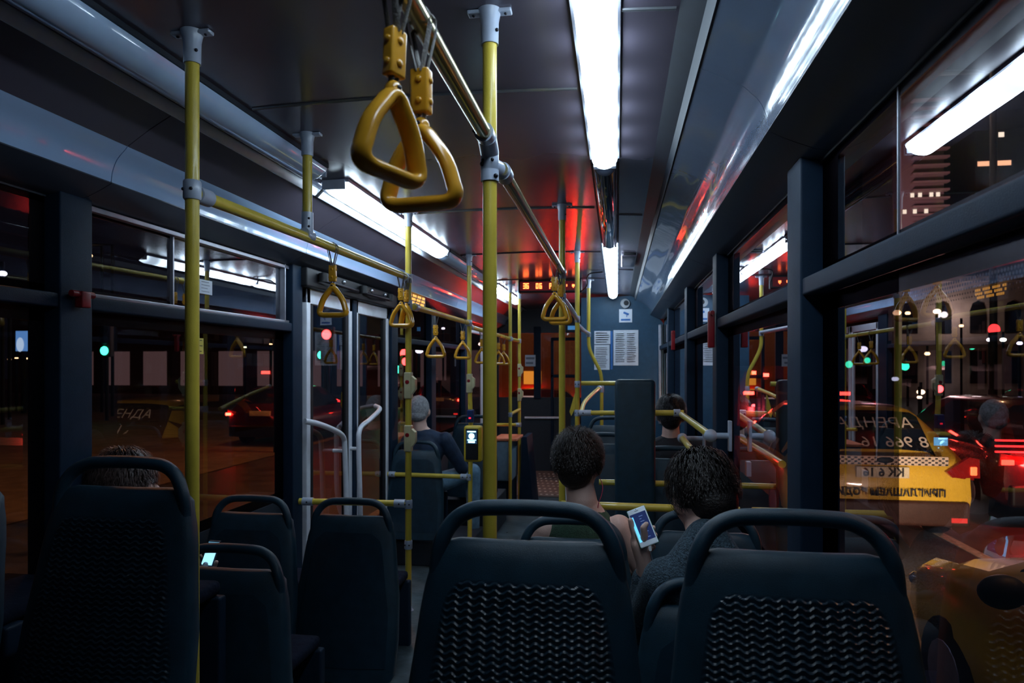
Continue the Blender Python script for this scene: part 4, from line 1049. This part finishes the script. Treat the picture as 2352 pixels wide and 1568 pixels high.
m = MB(); m.prism([q(a_, b_, Yh - .001) for a_, b_ in [(476, 1256), (500, 1257), (486, 1298), (462, 1296)]], (0, -.001, 0)); obj('screen', m, glow('bright_cyan_screen', (.35, .78, 1), 1.3), ph, smooth=False)
m = MB(); m.prism([q(a_, b_, Yh - .001) for a_, b_ in [(480, 1243), (504, 1245), (501, 1255), (477, 1254)]], (0, -.001, 0)); obj('screen_header', m, glow('dim_cyan_screen', (.15, .4, .6), .5), ph, smooth=False)
m = MB(); m.cap(q(462, 1318, Yh - .03), q(472, 1296, Yh - .02), .018, .010, 10); o = obj('white_cuff', m, mat('pale_cuff', (.5, .62, .75), .7), None); tag(o, 'pale cuff beside the glowing phone right of the near left pole', 'cuff')

# ------------------------------------------------------------------ the street
GZ = -.38
M_ROAD = mat('asphalt', (.060, .055, .055), .42, var=.4, scale=2.5, bump=.5, bscale=40, rvar=.12)
m = MB(); m.faces([(-90, -15, GZ), (110, -15, GZ), (110, 260, GZ), (-90, 260, GZ)], [(0, 1, 2, 3)]); struct('road', m, M_ROAD)
m = MB(); m.faces([(-90, 6, GZ + .01), (-7.5, 6, GZ + .01), (-7.5, 200, GZ + .01), (-90, 200, GZ + .01)], [(0, 1, 2, 3)]); struct('pavement', m, mat('pavement', (.16, .12, .09), .7, var=.3, scale=4))
M_LINE = mat('white_road_paint', (.42, .36, .30), .6, var=.3)
for i, (x, y0, y1) in enumerate(((3.75, 1, 5), (3.75, 7, 22), (7.2, 4, 30), (-3.2, 1, 4), (-3.2, 7, 11))):
    m = MB(); m.box((x - .06, y0, GZ), (x + .06, y1, GZ + .006)); struct('trim_%d' % (70 + i), m, M_LINE)

def car(name, label, x, y, body, L=4.4, W=1.78, H=1.46, rz=0, lights=True, group=None, taxi=False, light_s=30, low=None, roof_sign=False, kind='car', big_lamp=False):
    t = thing(name, label, kind, (x, y, GZ), group, 0)
    w = W / 2
    st = [(0.0, .34, .70, w * .82, .78, .60), (.04, .24, .86, w * .95, .95, .62), (.16, .22, .90, w, 1.02, .62), (.55, .22, .93, w, H - .03, .55), (1.0, .22, .94, w, H, .58), (2.2, .22, .93, w, H - .01, .58), (2.6, .22, .92, w, H - .09, .57), (3.25, .22, .90, w, .98, .64), (3.9, .24, .80, w * .97, .86, .60), (L - .12, .30, .68, w * .86, .74, .52), (L, .36, .60, w * .72, .64, .45)]
    def ring(s, g=0):
        yy, zb, zs, ww, zr, wr = s; ww += g; wr += g; zr += g
        pts = [(0, zb), (ww * .8, zb), (ww * .97, zb + .10), (ww, (zb + zs) / 2), (ww * .985, zs - .05), (ww * .95, zs), ((ww * .95 + wr) / 2 + .03, (zs + zr) / 2 + .01), (wr, zr - .07), (wr * .86, zr - .02), (wr * .45, zr), (0, zr + .003)]
        pts += [(-a, b) for a, b in reversed(pts[1:-1])]
        return [Vector((x + a, y + yy, GZ + b)) for a, b in pts]
    m = MB(); m.rings([ring(s) for s in st]); bd = obj('body', m, body, t, ang=50)
    # windows: strips of the same surface set 4 mm proud
    def strip(nm, i0, i1, j0, j1, mt, g=.004, sh=.06):
        def lerpst(u): 
            a = int(u); b = min(a + 1, len(st) - 1); f_ = u - a; return [st[a][k_] * (1 - f_) + st[b][k_] * f_ for k_ in range(6)]
        m = MB(); N = 6; V = []
        for i in range(N + 1): 
            rg = ring(lerpst(i0 + (i1 - i0) * i / N), g); V.append([rg[j % 20] for j in range(j0, j1 + 1)])
        vs = [p for r_ in V for p in r_]; n_ = j1 - j0 + 1
        m.faces(vs, [(a * n_ + b, a * n_ + b + 1, (a + 1) * n_ + b + 1, (a + 1) * n_ + b) for a in range(N) for b in range(n_ - 1)]); return obj(nm, m, mt, t)
    gm = mat('dark_car_glass', (.010, .010, .014), .06, coat=1)
    rw = strip('rear_window', 2.05, 2.93, 7, 13, gm); strip('windscreen', 6.1, 6.95, 7, 13, gm); strip('side_window', 2.6, 6.6, 5, 7, gm); strip('side_window', 2.6, 6.6, 13, 15, gm)
    for sx in (-1, 1):
        for yy in (.80, L - .85):
            m = MB(); m.lathe([(0, -.10), (.20, -.10), (.30, -.09), (.315, -.06), (.315, .06), (.30, .09), (0, .10)], (x + sx * (w - .10), y + yy, GZ + .315), 'x', 24); wh = obj('wheel', m, M_BLACK, t)
            m = MB(); m.lathe([(0, sx * .108), (.08, sx * .112), (.18, sx * .104), (.19, sx * .09)], (x + sx * (w - .10), y + yy, GZ + .315), 'x', 16); obj('hub_cap', m, M_ALU, wh)
        m = MB(); m.prism([(x + sx * w * .99, y + .10, GZ + .74), (x + sx * w * .99, y + .06, GZ + .90), (x + sx * w * .72, y + .02, GZ + .86), (x + sx * w * .74, y + .0, GZ + .78)], (0, -.03, 0))
        tl = obj('tail_light', m, mat('dark_red_lens', (.22, .01, .01), .2, em=(1, .03, .02), ems=.1), t)
        if big_lamp:
            m = MB(); m.prism([(x + sx * w * 1.0, y + .02, GZ + .78), (x + sx * w * 1.0, y + .03, GZ + .98), (x + sx * w * .90, y + .03, GZ + 1.0), (x + sx * w * .66, y + .02, GZ + .84), (x + sx * w * .72, y + .02, GZ + .78)], (0, -.06, 0)); obj('lens_cover', m, mat('dark_red_lens', (0, 0, 0)), tl)
            m = MB(); m.box((x + sx * w * .93 - .03, y - .055, GZ + .81), (x + sx * w * .93 + .035, y - .038, GZ + .90), .01); obj('lit_lamp', m, glow('taxi_lamp', (1, .12, .03), 6), tl)
        elif lights:
            m = MB(); m.box((x + sx * w * .93 - .07, y - .03, GZ + .765), (x + sx * w * .93 + .07, y - .005, GZ + .83), .01); obj('lit_lamp', m, glow('brake_light_%d' % light_s, (1, .03, .015), light_s), tl)
        m = MB(); m.ell((x + sx * (w + .09), y + 2.75, GZ + 1.0), (.10, .055, .075)); m.tube([(x + sx * (w - .02), y + 2.8, GZ + .95), (x + sx * (w + .06), y + 2.77, GZ + .97)], .02, 8); obj('side_mirror', m, M_BLACK, t)
        m = MB(); m.ell((x + sx * w * .68, y + L - .14, GZ + .62), (.17, .10, .07)); obj('headlight', m, mat('headlight_lens', (.5, .5, .5), .1, coat=1), t)
    m = MB(); m.box((x - .27, y - .03, GZ + .76), (x + .27, y + .03, GZ + .88), .006); pl = obj('number_plate', m, mat('plate_white', (.75, .68, .5), .5), t)
    m = MB(); m.box((x - w * .90, y - .06, GZ + .25), (x + w * .90, y + .06, GZ + .52), .04); bp = obj('bumper', m, low or M_BLACK, t)
    m = MB(); m.box((x + w * .70, y - .065, GZ + .30), (x + w * .86, y - .055, GZ + .35)); obj('reflector', m, glow('red_reflector', (1, .03, .02), 1.6), bp)
    return t, bd, pl, rw
M_TAXI = mat('taxi_yellow_paint', (.85, .56, .06), .3, coat=.6, var=.04)
tx, ty = 2.86, 8.0
t, bd, pl, rw = car('taxi', 'yellow taxi with mirrored writing in the next lane, seen from behind', tx, ty, M_TAXI, light_s=5, kind='taxi', W=1.93, H=1.52, big_lamp=True, low=mat('dark_brown_bumper', (.06, .025, .02), .5))
m = MB(); m.box((tx - .80, ty - .035, GZ + .90), (tx + .66, ty - .004, GZ + 1.0), .008); wb = obj('white_band', m, mat('white_band_paint', (.75, .60, .48), .4), t)
m = MB()
for i in range(40):
    for j in range(4):
        if (i + j) % 2: m.box((tx - .70 + i * .034, ty - .038, GZ + .905 + j * .022), (tx - .673 + i * .034, ty - .0345, GZ + .922 + j * .022))
obj('checker_pattern', m, M_BLACK, wb, smooth=False)
m = MB(); m.ell((tx + .02, ty - .04, GZ + .955), (.09, .012, .033)); obj('badge', m, M_BLACK, wb)
def car_text(body, size, x_right, z, yy, mt, parent, nm='lettering'):
    o = obj(nm, text_mb(body, size, (x_right, yy, z), mirror=True, bold=.004), mt, parent, smooth=False); return o
M_CW = mat('white_lettering', (.80, .70, .62), .5)
car_text('ПРИГЛАШАЕМ ВОДИТЕЛЕЙ', .105, tx + .62, GZ + .575, ty - .066, M_BLACK, t)
car_text('КК 6 16', .125, tx + .22, GZ + .78, ty - .034, M_BLACK, pl)
# writing on the tilted rear window: same slope as the glass
def tilt_text(body, size, xr_, yb_, zb_, slope, nm='window_lettering'):
    mb = text_mb(body, size, (0, 0, 0), mirror=True)
    for v in mb.bm.verts:
        h = v.co.z; v.co = Vector((xr_ + v.co.x, yb_ + h * math.sin(slope) + v.co.y, zb_ + h * math.cos(slope)))
    return obj(nm, mb, M_CW, t, smooth=False)
sl = math.atan((.55 - .16) / (1.47 - 1.02))
tilt_text('8 966 16', .20, tx + .56, ty + .165, GZ + 1.08, sl); tilt_text('АРЕНДА', .20, tx + .46, ty + .325, GZ + 1.28, sl)
m = MB(); m.box((tx + .60, ty + .17, GZ + 1.10), (tx + .74, ty + .18, GZ + 1.19)); obj('small_blue_patch', m, mat('glowing_blue', (.1, .4, .8), .4, em=(.1, .45, 1), ems=.5), t)  # small blue patch on the rear window that glows by itself
# near car at the lower right
car('yellow_car', 'yellow car with a black mirror close to the bus at the lower right', 2.60, .50, M_TAXI, L=4.35, W=1.72, H=1.46, lights=False)
for hx_ in (1.98, 3.2): fill_spot((hx_, 4.95, GZ + .66), (hx_ + .05, 7.3, GZ + .72), 420, (1, .78, .5))  # spots added at the near car's headlights to brighten the taxi's rear
M_DARK = mat('dark_red_paint', (.06, .012, .015), .25, coat=.8)
t4, *_ = car('dark_car', 'dark car with blazing brake lights right of the taxi', 5.55, 9.2, M_DARK, light_s=14, H=1.55)
m = MB()
for j in range(3): m.box((5.55 - .98, 9.14, GZ + .92 + j * .07), (5.55 - .30, 9.17, GZ + .94 + j * .07))
o = obj('brake_light_bar', m, glow('brake_bar', (1, .02, .02), 5), t4)
car('distant_car', 'small dark car with red lights seen through the left windows', -8.6, 15.5, M_DARK, light_s=60)
car('distant_car', 'small dark car with red lights seen beside the grey-haired man', -6.2, 23, M_DARK, light_s=60)
car('distant_car', 'dark car with strong red lights straight ahead of the windscreen', -1.75, 14.2, M_DARK, light_s=380)
car('distant_car', 'dark car farther ahead in the right lane beyond the bus front', 2.6, 19.5, M_DARK, light_s=120)
car('distant_car', 'dark car behind the taxi in the right lane', 4.9, 18.2, M_DARK, light_s=60)
point_light('brake_light_glow', (5.0, 9.0, GZ + .85), 45, (1, .04, .03), .05); point_light('brake_light_glow', (2.4, 12.3, GZ + 1.2), 70, (1, .05, .05), .05); point_light('brake_light_glow', (-1.75, 13.9, GZ + .8), 200, (1, .05, .03), .08)
# coach ahead in the next lane
cx_, cy_ = 3.1, 12.6
t = thing('coach', 'dark coach with a rounded roof and red lamps ahead of the taxi', 'bus', (cx_, cy_, GZ))
m = MB(); sec = [(-.95, .35), (.95, .35), (1.0, .8), (.98, 1.6), (.86, 1.88), (.5, 1.98), (-.5, 1.98), (-.86, 1.88), (-.98, 1.6), (-1.0, .8)]
m.rings([[Vector((cx_ + a, cy_ + yy, GZ + b)) for a, b in sec] for yy in (0, .1, 5)]); obj('body', m, mat('dark_purple_paint', (.05, .025, .04), .3, coat=.5), t)
m = MB(); m.box((cx_ - .8, cy_ - .012, GZ + 1.25), (cx_ + .8, cy_ + .01, GZ + 1.75), .01); obj('rear_window', m, MATS['dark_car_glass'], t)
m = MB()
for dx, dz in ((-.55, 1.82), (-.66, 1.86), (-.80, 1.5), (-.62, .98), (.8, 1.5), (.65, .98), (.05, 1.85)): m.box((cx_ + dx - .09, cy_ - .03, GZ + dz - .03), (cx_ + dx + .09, cy_ - .005, GZ + dz + .03), .01)
objs('tail_light', m, glow('coach_lights', (1, .05, .03), 55), t)
for sx in (-1, 1):
    m = MB(); m.lathe([(0, -.12), (.36, -.12), (.4, 0), (.36, .12), (0, .12)], (cx_ + sx * .85, cy_ + 1.2, GZ + .4), 'x'); obj('wheel', m, M_BLACK, t)
# delivery truck ahead of the windscreen
t = thing('truck', 'brown truck with an amber panel ahead of the windscreen', 'truck', (-2.2, 20, GZ))
m = MB(); m.box((-3.9, 20, GZ + .7), (-1.0, 26, GZ + 3.1), .04); obj('box_body', m, mat('brown_truck_paint', (.13, .05, .03), .5), t)
a = at(1203, 852, 19.95); b = at(1243, 882, 19.95); m = MB(); m.box((a.x, 19.93, b.z), (b.x, 19.99, a.z)); obj('amber_panel', m, glow('amber_panel', (1, .36, .04), .8), t)
m = MB(); m.box((-3.9, 19.9, GZ + .45), (-1.0, 20.1, GZ + .7), .02); obj('bumper', m, M_BLACK, t)
for x_ in (-3.7, -1.2):
    m = MB(); m.box((x_ - .14, 19.88, GZ + .75), (x_ + .14, 19.93, GZ + .9)); obj('tail_light', m, glow('truck_light', (1, .04, .02), 40), t)
    m = MB(); m.lathe([(0, -.14), (.4, -.14), (.45, 0), (.4, .14), (0, .14)], (x_, 21.5, GZ + .45), 'x'); obj('wheel', m, M_BLACK, t)
# white advertising trailer seen by the grey-haired man
a = at(1000, 920, 13.5); b = at(1031, 985, 13.5)
a = at(1198, 893, 19.9); b = at(1245, 924, 19.9); m = MB(); m.box((a.x, 19.86, b.z), (b.x, 19.9, a.z), .01); obj('brake_lamp_panel', m, glow('brake_panel', (1, .03, .01), 16), t)
a = at(1262, 895, 19.9); b = at(1290, 926, 19.9); m = MB(); m.box((a.x, 19.86, b.z), (b.x, 19.9, a.z), .01); obj('brake_lamp_panel', m, glow('brake_panel_dim', (1, .03, .01), .8), t)
t = thing('white_board', 'white roadside board with black strokes past the grey-haired man', 'board', ((a.x + b.x) / 2, 13.5, GZ))
m = MB(); m.box((a.x, 13.5, GZ), (b.x, 13.56, a.z + .1)); obj('board', m, mat('lit_white_board', (.8, .7, .7), .5, em=(1, .8, .82), ems=.28), t)
m = MB()
for s_ in ((.15, .2), (.55, .62)): m.prism([(a.x + (b.x - a.x) * s_[0], 13.49, GZ + .35), (a.x + (b.x - a.x) * (s_[0] + .10), 13.49, GZ + .35), (a.x + (b.x - a.x) * (s_[1] + .12), 13.49, a.z), (a.x + (b.x - a.x) * s_[1], 13.49, a.z)], (0, .005, 0))
obj('letter_strokes', m, M_BLACK, t, smooth=False)
# traffic lights
def traffic(px, pyred, d, lit, label, s=1.0):
    p = at(px, pyred, d)
    t = thing('traffic_light', label, 'traffic light', (p.x, p.y, GZ))
    m = MB(); m.tube([(p.x, p.y + .12, GZ), (p.x, p.y + .12, p.z)], .06, 10); obj('post', m, M_FRAME, t)
    m = MB(); m.box((p.x - .17 * s, p.y, p.z - .75 * s), (p.x + .17 * s, p.y + .2, p.z + .2 * s), .03); hs_ = obj('housing', m, M_BLACK, t)
    for i, c_ in enumerate(('red', 'amber', 'green')):
        m = MB(); m.ell((p.x, p.y - .01, p.z - i * .29 * s), (.12 * s, .05, .12 * s))
        on = c_ in lit
        mt = {'red': glow('signal_red', (1, .03, .03), 26), 'green': glow('signal_green', (.03, 1, .45), 14), 'amber': glow('signal_amber', (1, .5, .05), 14)}[c_] if on else M_FRAME
        obj('lens', m, mt, hs_)
    return t
traffic(750, 768, 21, ('red',), 'traffic light showing red, seen through the first door leaf', 1.3)
traffic(738, 772, 30, ('green',), 'traffic light showing green left of the red one, through the door', 1.5); traffic(757, 770, 36, ('green',), 'small green traffic light right of the red one, through the door', 1.3)
traffic(240, 757, 22, ('green',), 'traffic light showing green through the second left window', 1.3)
traffic(885, 800, 30, ('green',), 'green traffic light past the double door, left one', 1.4); traffic(905, 800, 32, ('green',), 'green traffic light past the double door, middle one', 1.6); traffic(918, 803, 31, ('green',), 'green traffic light past the double door, right one', 1.6)
traffic(930, 812, 26, ('red',), 'red traffic light left of the pole with stop buttons', 1.6); traffic(932, 830, 24, ('red',), 'lower red traffic light behind the pole with stop buttons', 1.2)
traffic(2158, 893, 40, ('red',), 'red traffic light above the taxi roof', 1.6); traffic(1950, 798, 40, ('green',), 'green traffic light left of the window film edge', 1.6); traffic(1992, 795, 42, ('green',), 'green traffic light near the hanging handle reflection', 1.4)
# street lamps
def street_lamp(px, py, d, label, col=(1, .62, .28), r=.22, s=30, arm=0.0, grp='street lamps outside'):
    p = at(px, py, d); r *= .5; s = min(s, 7)
    t = thing('street_lamp', label, 'street lamp', (p.x + arm, p.y, GZ), grp)
    m = MB(); m.tube([(p.x + arm, p.y, GZ), (p.x + arm, p.y, p.z + .4)] + ([(p.x, p.y, p.z + .45)] if arm else []), .06, 8); obj('post', m, M_FRAME, t)
    m = MB(); m.ell((p.x, p.y, p.z), (r, r, r * .7)); obj('lamp_head', m, glow('lamp_%d_%d_%d_%d' % (col[0] * 99, col[1] * 99, col[2] * 99, s), col, s), t)
WARM = (1, .62, .28)
for a_ in ((206, 587, 24, 'bright street lamp in the upper left window', WARM, .20, 40, 1.0), (186, 588, 26, 'street lamp left of the bright one in the upper left window', WARM, .16, 25, 1.0),
           (22, 738, 22, 'upper street lamp at the far left edge', WARM, .10, 12, 0), (22, 825, 24, 'lower street lamp at the far left edge', WARM, .14, 12, 0), (38, 822, 26, 'street lamp just right of the lower far left one', WARM, .13, 12, 0), (60, 823, 27, 'street lamp under the blue screen at far left', WARM, .14, 12, 0),
           (6, 628, 20, 'white lamp at the far left edge', (.7, .8, 1), .25, 14, 0), (622, 790, 28, 'small lamp at the right side of the second left window', WARM, .13, 14, 0), (563, 797, 34, 'pale lamp beyond the second left window', (.9, 1, .6), .14, 12, 0),
           (1018, 754, 36, 'white lamp right of the handle over the grey-haired man', (.85, .8, 1), .18, 12, 0), (963, 805, 30, 'cool white lamp between two handles', (.75, .78, 1), .35, 8, 0), (923, 826, 28, 'white lamp left of the stop-button pole', (1, .85, .8), .22, 14, 0),
           (1150, 795, 30, 'white lamp right of the thick near pole', (1, .9, .85), .28, 14, 0), (1160, 785, 34, 'brighter white lamp right of the thick near pole', (1, .95, .95), .36, 18, 0), (1104, 790, 34, 'pinkish lamp left of the thick near pole', (1, .7, .6), .24, 10, 0),
           (2060, 718, 34, 'orange lamp just right of the window film edge', WARM, .36, 18, 0), (2085, 719, 36, 'smaller orange lamp beside the film edge', WARM, .24, 18, 0), (2152, 715, 34, 'white-orange lamp on the facade under the bright windows', (1, .75, .5), .32, 22, 0),
           (2130, 812, 38, 'amber lamp in the middle of the near right window', WARM, .26, 12, 0), (2056, 870, 30, 'bluish white lamp above the taxi roof', (.8, .95, 1), .26, 16, 0), (2115, 900, 30, 'warm lamp cluster above the taxi, left', (1, .72, .42), .30, 16, 0), (2112, 912, 28, 'small warm lamp above the taxi', (1, .72, .42), .18, 16, 0),
           (2208, 748, 40, 'small orange lamp on the pale facade', WARM, .22, 10, 0), (2273, 780, 36, 'white lamp at the right of the facade', (.9, .9, .9), .26, 6, 0), (2304, 780, 37, 'greenish lamp at the right of the facade', (.9, 1, .8), .28, 6, 0), (2342, 788, 34, 'lilac lamp at the right edge of the picture', (.8, .75, 1), .22, 8, 0),
           (1745, 884, 12.5, 'small red warning lamp in front of the coach', (1, .08, .05), .05, 45, 0), (1755, 958, 12.48, 'bright red warning lamp low beside the coach', (1, .12, .05), .07, 60, 0)):
    street_lamp(*a_)
# blue lit screen at far left, red countdown digits
a = at(36, 760, 25); b = at(68, 806, 25)
t = thing('street_screen', 'blue-white lit advertising screen at the far left', 'screen', ((a.x + b.x) / 2, 25, GZ))
m = MB(); m.box((a.x, 25, b.z), (b.x, 25.1, a.z)); obj('lit_face', m, glow('blue_ad', (.12, .35, .8), 1.1), t)
m = MB(); m.ell(((a.x + b.x) / 2 - .1, 24.98, (a.z + b.z) / 2 - .15), (.18, .03, .3)); obj('pale_figure', m, glow('pale_ad', (.5, .75, 1), 1.3), t)
m = MB(); m.tube([((a.x + b.x) / 2, 25.05, GZ), ((a.x + b.x) / 2, 25.05, b.z)], .1, 8); obj('post', m, M_FRAME, t)
a = at(68, 1001, 6.5)
t = thing('countdown_sign', 'red countdown digits 18 at the lower far left window', 'sign', (a.x + .1, 6.5, GZ))
m = MB(); m.box((a.x - .03, 6.51, a.z - .04), (a.x + .26, 6.55, a.z + .16), .01); obj('housing', m, M_BLACK, t)
m = MB(); seg_char(m, '1', a.x + .02, a.z, .06, .11, 6.5); obj('lit_digit', m, glow('red_digits', (1, .01, .02), 5), t, smooth=False); m = MB(); seg_char(m, '8', a.x + .13, a.z, .08, .11, 6.5); obj('lit_digit', m, glow('red_digits', (1, .01, .02), 5), t, smooth=False)
m = MB(); m.tube([(a.x + .1, 6.53, GZ), (a.x + .1, 6.53, a.z - .04)], .02, 8); obj('post', m, M_BLACK, t)
# buildings
def tower(label, px0, px1, Yd, ptop, floors, mt, lit, name='tower_block', slabs=True):
    a = at(px0, ptop, Yd); b = at(px1, ptop, Yd)
    t = thing(name, label, 'building', ((a.x + b.x) / 2, Yd, GZ))
    m = MB(); m.box((a.x, Yd, GZ), (b.x, Yd + 14, a.z)); obj('wall', m, mt, t, smooth=False)
    H = (a.z - GZ) / floors; w = b.x - a.x
    if slabs:
        m = MB()
        for i in range(floors): m.box((a.x + w * .35, Yd - 1.2, GZ + H * i + H * .75), (b.x + .4, Yd, GZ + H * i + H * .98))
        objs('balcony', m, mat('pale_balcony', (.30, .22, .22), .7), t, smooth=False)
    for (c, fl, col_) in lit:
        x0 = a.x + w * c; z0 = GZ + H * fl + H * .2
        m = MB(); m.box((x0, Yd - .1, z0), (x0 + w * .07, Yd + .05, z0 + H * .5)); obj('window', m, glow('lit_window_' + col_, (1, .85, .6) if col_ == 'white' else (1, .5, .25), 2.2), t)
    return t, a, b
M_TOW = mat('brown_tower', (.20, .14, .15), .8)
tower('tall tower with balcony bands and a few lit windows, upper right window', 2050, 2168, 120, 235, 34, M_TOW, [(.35, 22, 'white'), (.5, 22, 'white'), (.72, 22, 'white'), (.85, 22, 'white'), (.2, 20, 'white'), (.4, 20, 'white'), (.62, 20, 'white'), (.8, 16, 'white'), (.55, 16, 'white'), (.35, 16, 'white')])
tower('block with a row of small orange windows at the right edge', 2240, 2420, 150, 300, 26, mat('dark_block', (.03, .022, .03), .8), [(.03 + .06 * i, 22, 'orange') for i in range(7)] + [(.3, 18, 'white'), (.3, 25, 'white')], slabs=False)
point_light('tower_fill_light', (36, 100, 18), 26000, (1, .55, .5), 2.0)  # unseen light added to brighten the tower walls
# pale facade with arches, lit from below
Yd = 46; a = at(2040, 640, Yd); b = at(2420, 640, Yd)
t = thing('facade', 'floodlit old facade with arched windows behind the taxi', 'building', ((a.x + b.x) / 2, Yd, GZ))
M_FAC = mat('pale_facade', (.42, .32, .26), .8, var=.2, scale=1.5)
m = MB(); m.box((a.x, Yd, GZ), (b.x, Yd + 8, a.z)); obj('wall', m, M_FAC, t, smooth=False)
for i in range(9):
    x0 = a.x + .8 + i * 1.95
    m = MB(); m.prism([(x0, Yd - .05, GZ + 4.0), (x0 + .9, Yd - .05, GZ + 4.0), (x0 + .9, Yd - .05, GZ + 5.4), (x0 + .75, Yd - .05, GZ + 5.85), (x0 + .45, Yd - .05, GZ + 6.0), (x0 + .15, Yd - .05, GZ + 5.85), (x0, Yd - .05, GZ + 5.4)], (0, .06, 0)); obj('window', m, MATS['dark_car_glass'], t, smooth=False)
    m = MB(); m.box((x0, Yd - .05, GZ + .9), (x0 + .9, Yd + .01, GZ + 2.9)); obj('window', m, MATS['dark_car_glass'], t, smooth=False)
m = MB(); m.box((a.x, Yd - .5, GZ + 3.3), (b.x, Yd, GZ + 3.55)); m.box((a.x, Yd - .6, a.z - .3), (b.x, Yd, a.z)); objs('cornice', m, M_FAC, t, smooth=False)
for px, py_, pw in ((2195, 716, 260), (2210, 716, 260), (2070, 745, 110), (2185, 860, 60)):
    p = at(px, py_, Yd - 1.2); point_light('facade_uplight', p, pw * .22, (1, .88, .80), .2)
# long dark building on the left
t = thing('roadside_building', 'low dark building with a lit shop band on the left side of the street', 'building', (-22, 44, GZ))
m = MB(); m.box((-44, 44, GZ), (-8, 52, 6.5)); obj('wall', m, mat('dark_brick', (.10, .07, .075), .8), t, smooth=False)
m = MB()
for i in range(12): m.box((-42 + i * 2.9, 43.95, GZ + .6), (-40.2 + i * 2.9, 44.02, GZ + 3.0))
objs('shop_window', m, mat('dim_shop_glass', (.05, .04, .05), .2, em=(.9, .55, .55), ems=.10), t, smooth=False)
# street light that reaches the road around the bus
def lamp_post(x, y, z, power, label, col=SODIUM, arm=-1.2):
    t = thing('sodium_lamp', label, 'street lamp', (x + arm, y, GZ), 'tall sodium lamps beside the bus')
    m = MB(); m.tube([(x + arm, y, GZ), (x + arm, y, z + .2), (x, y, z + .25)], .07, 10); obj('post', m, M_FRAME, t)
    m = MB(); m.box((x - .35, y - .15, z + .12), (x + .25, y + .15, z + .25), .04); hd_ = obj('lamp_head', m, M_FRAME, t)
    m = MB(); m.ell((x, y, z + .1), (.2, .1, .05)); obj('lamp_bulb', m, glow('sodium_bulb', col, 40), hd_)
    point_light('sodium_light', (x, y, z - .05), power, col, .25, t)
lamp_post(-5.8, 7.5, 6.0, 330, 'sodium lamp over the pavement outside the double door')
lamp_post(-6.5, 14.6, 6.5, 500, 'sodium lamp farther along the left pavement')
lamp_post(5.2, 2.5, 6.5, 340, 'sodium lamp above the lane of the yellow car', (1, .50, .20), 1.2)
lamp_post(6.2, 15.5, 7.5, 400, 'sodium lamp beyond the taxi', (1, .48, .2), 1.5)
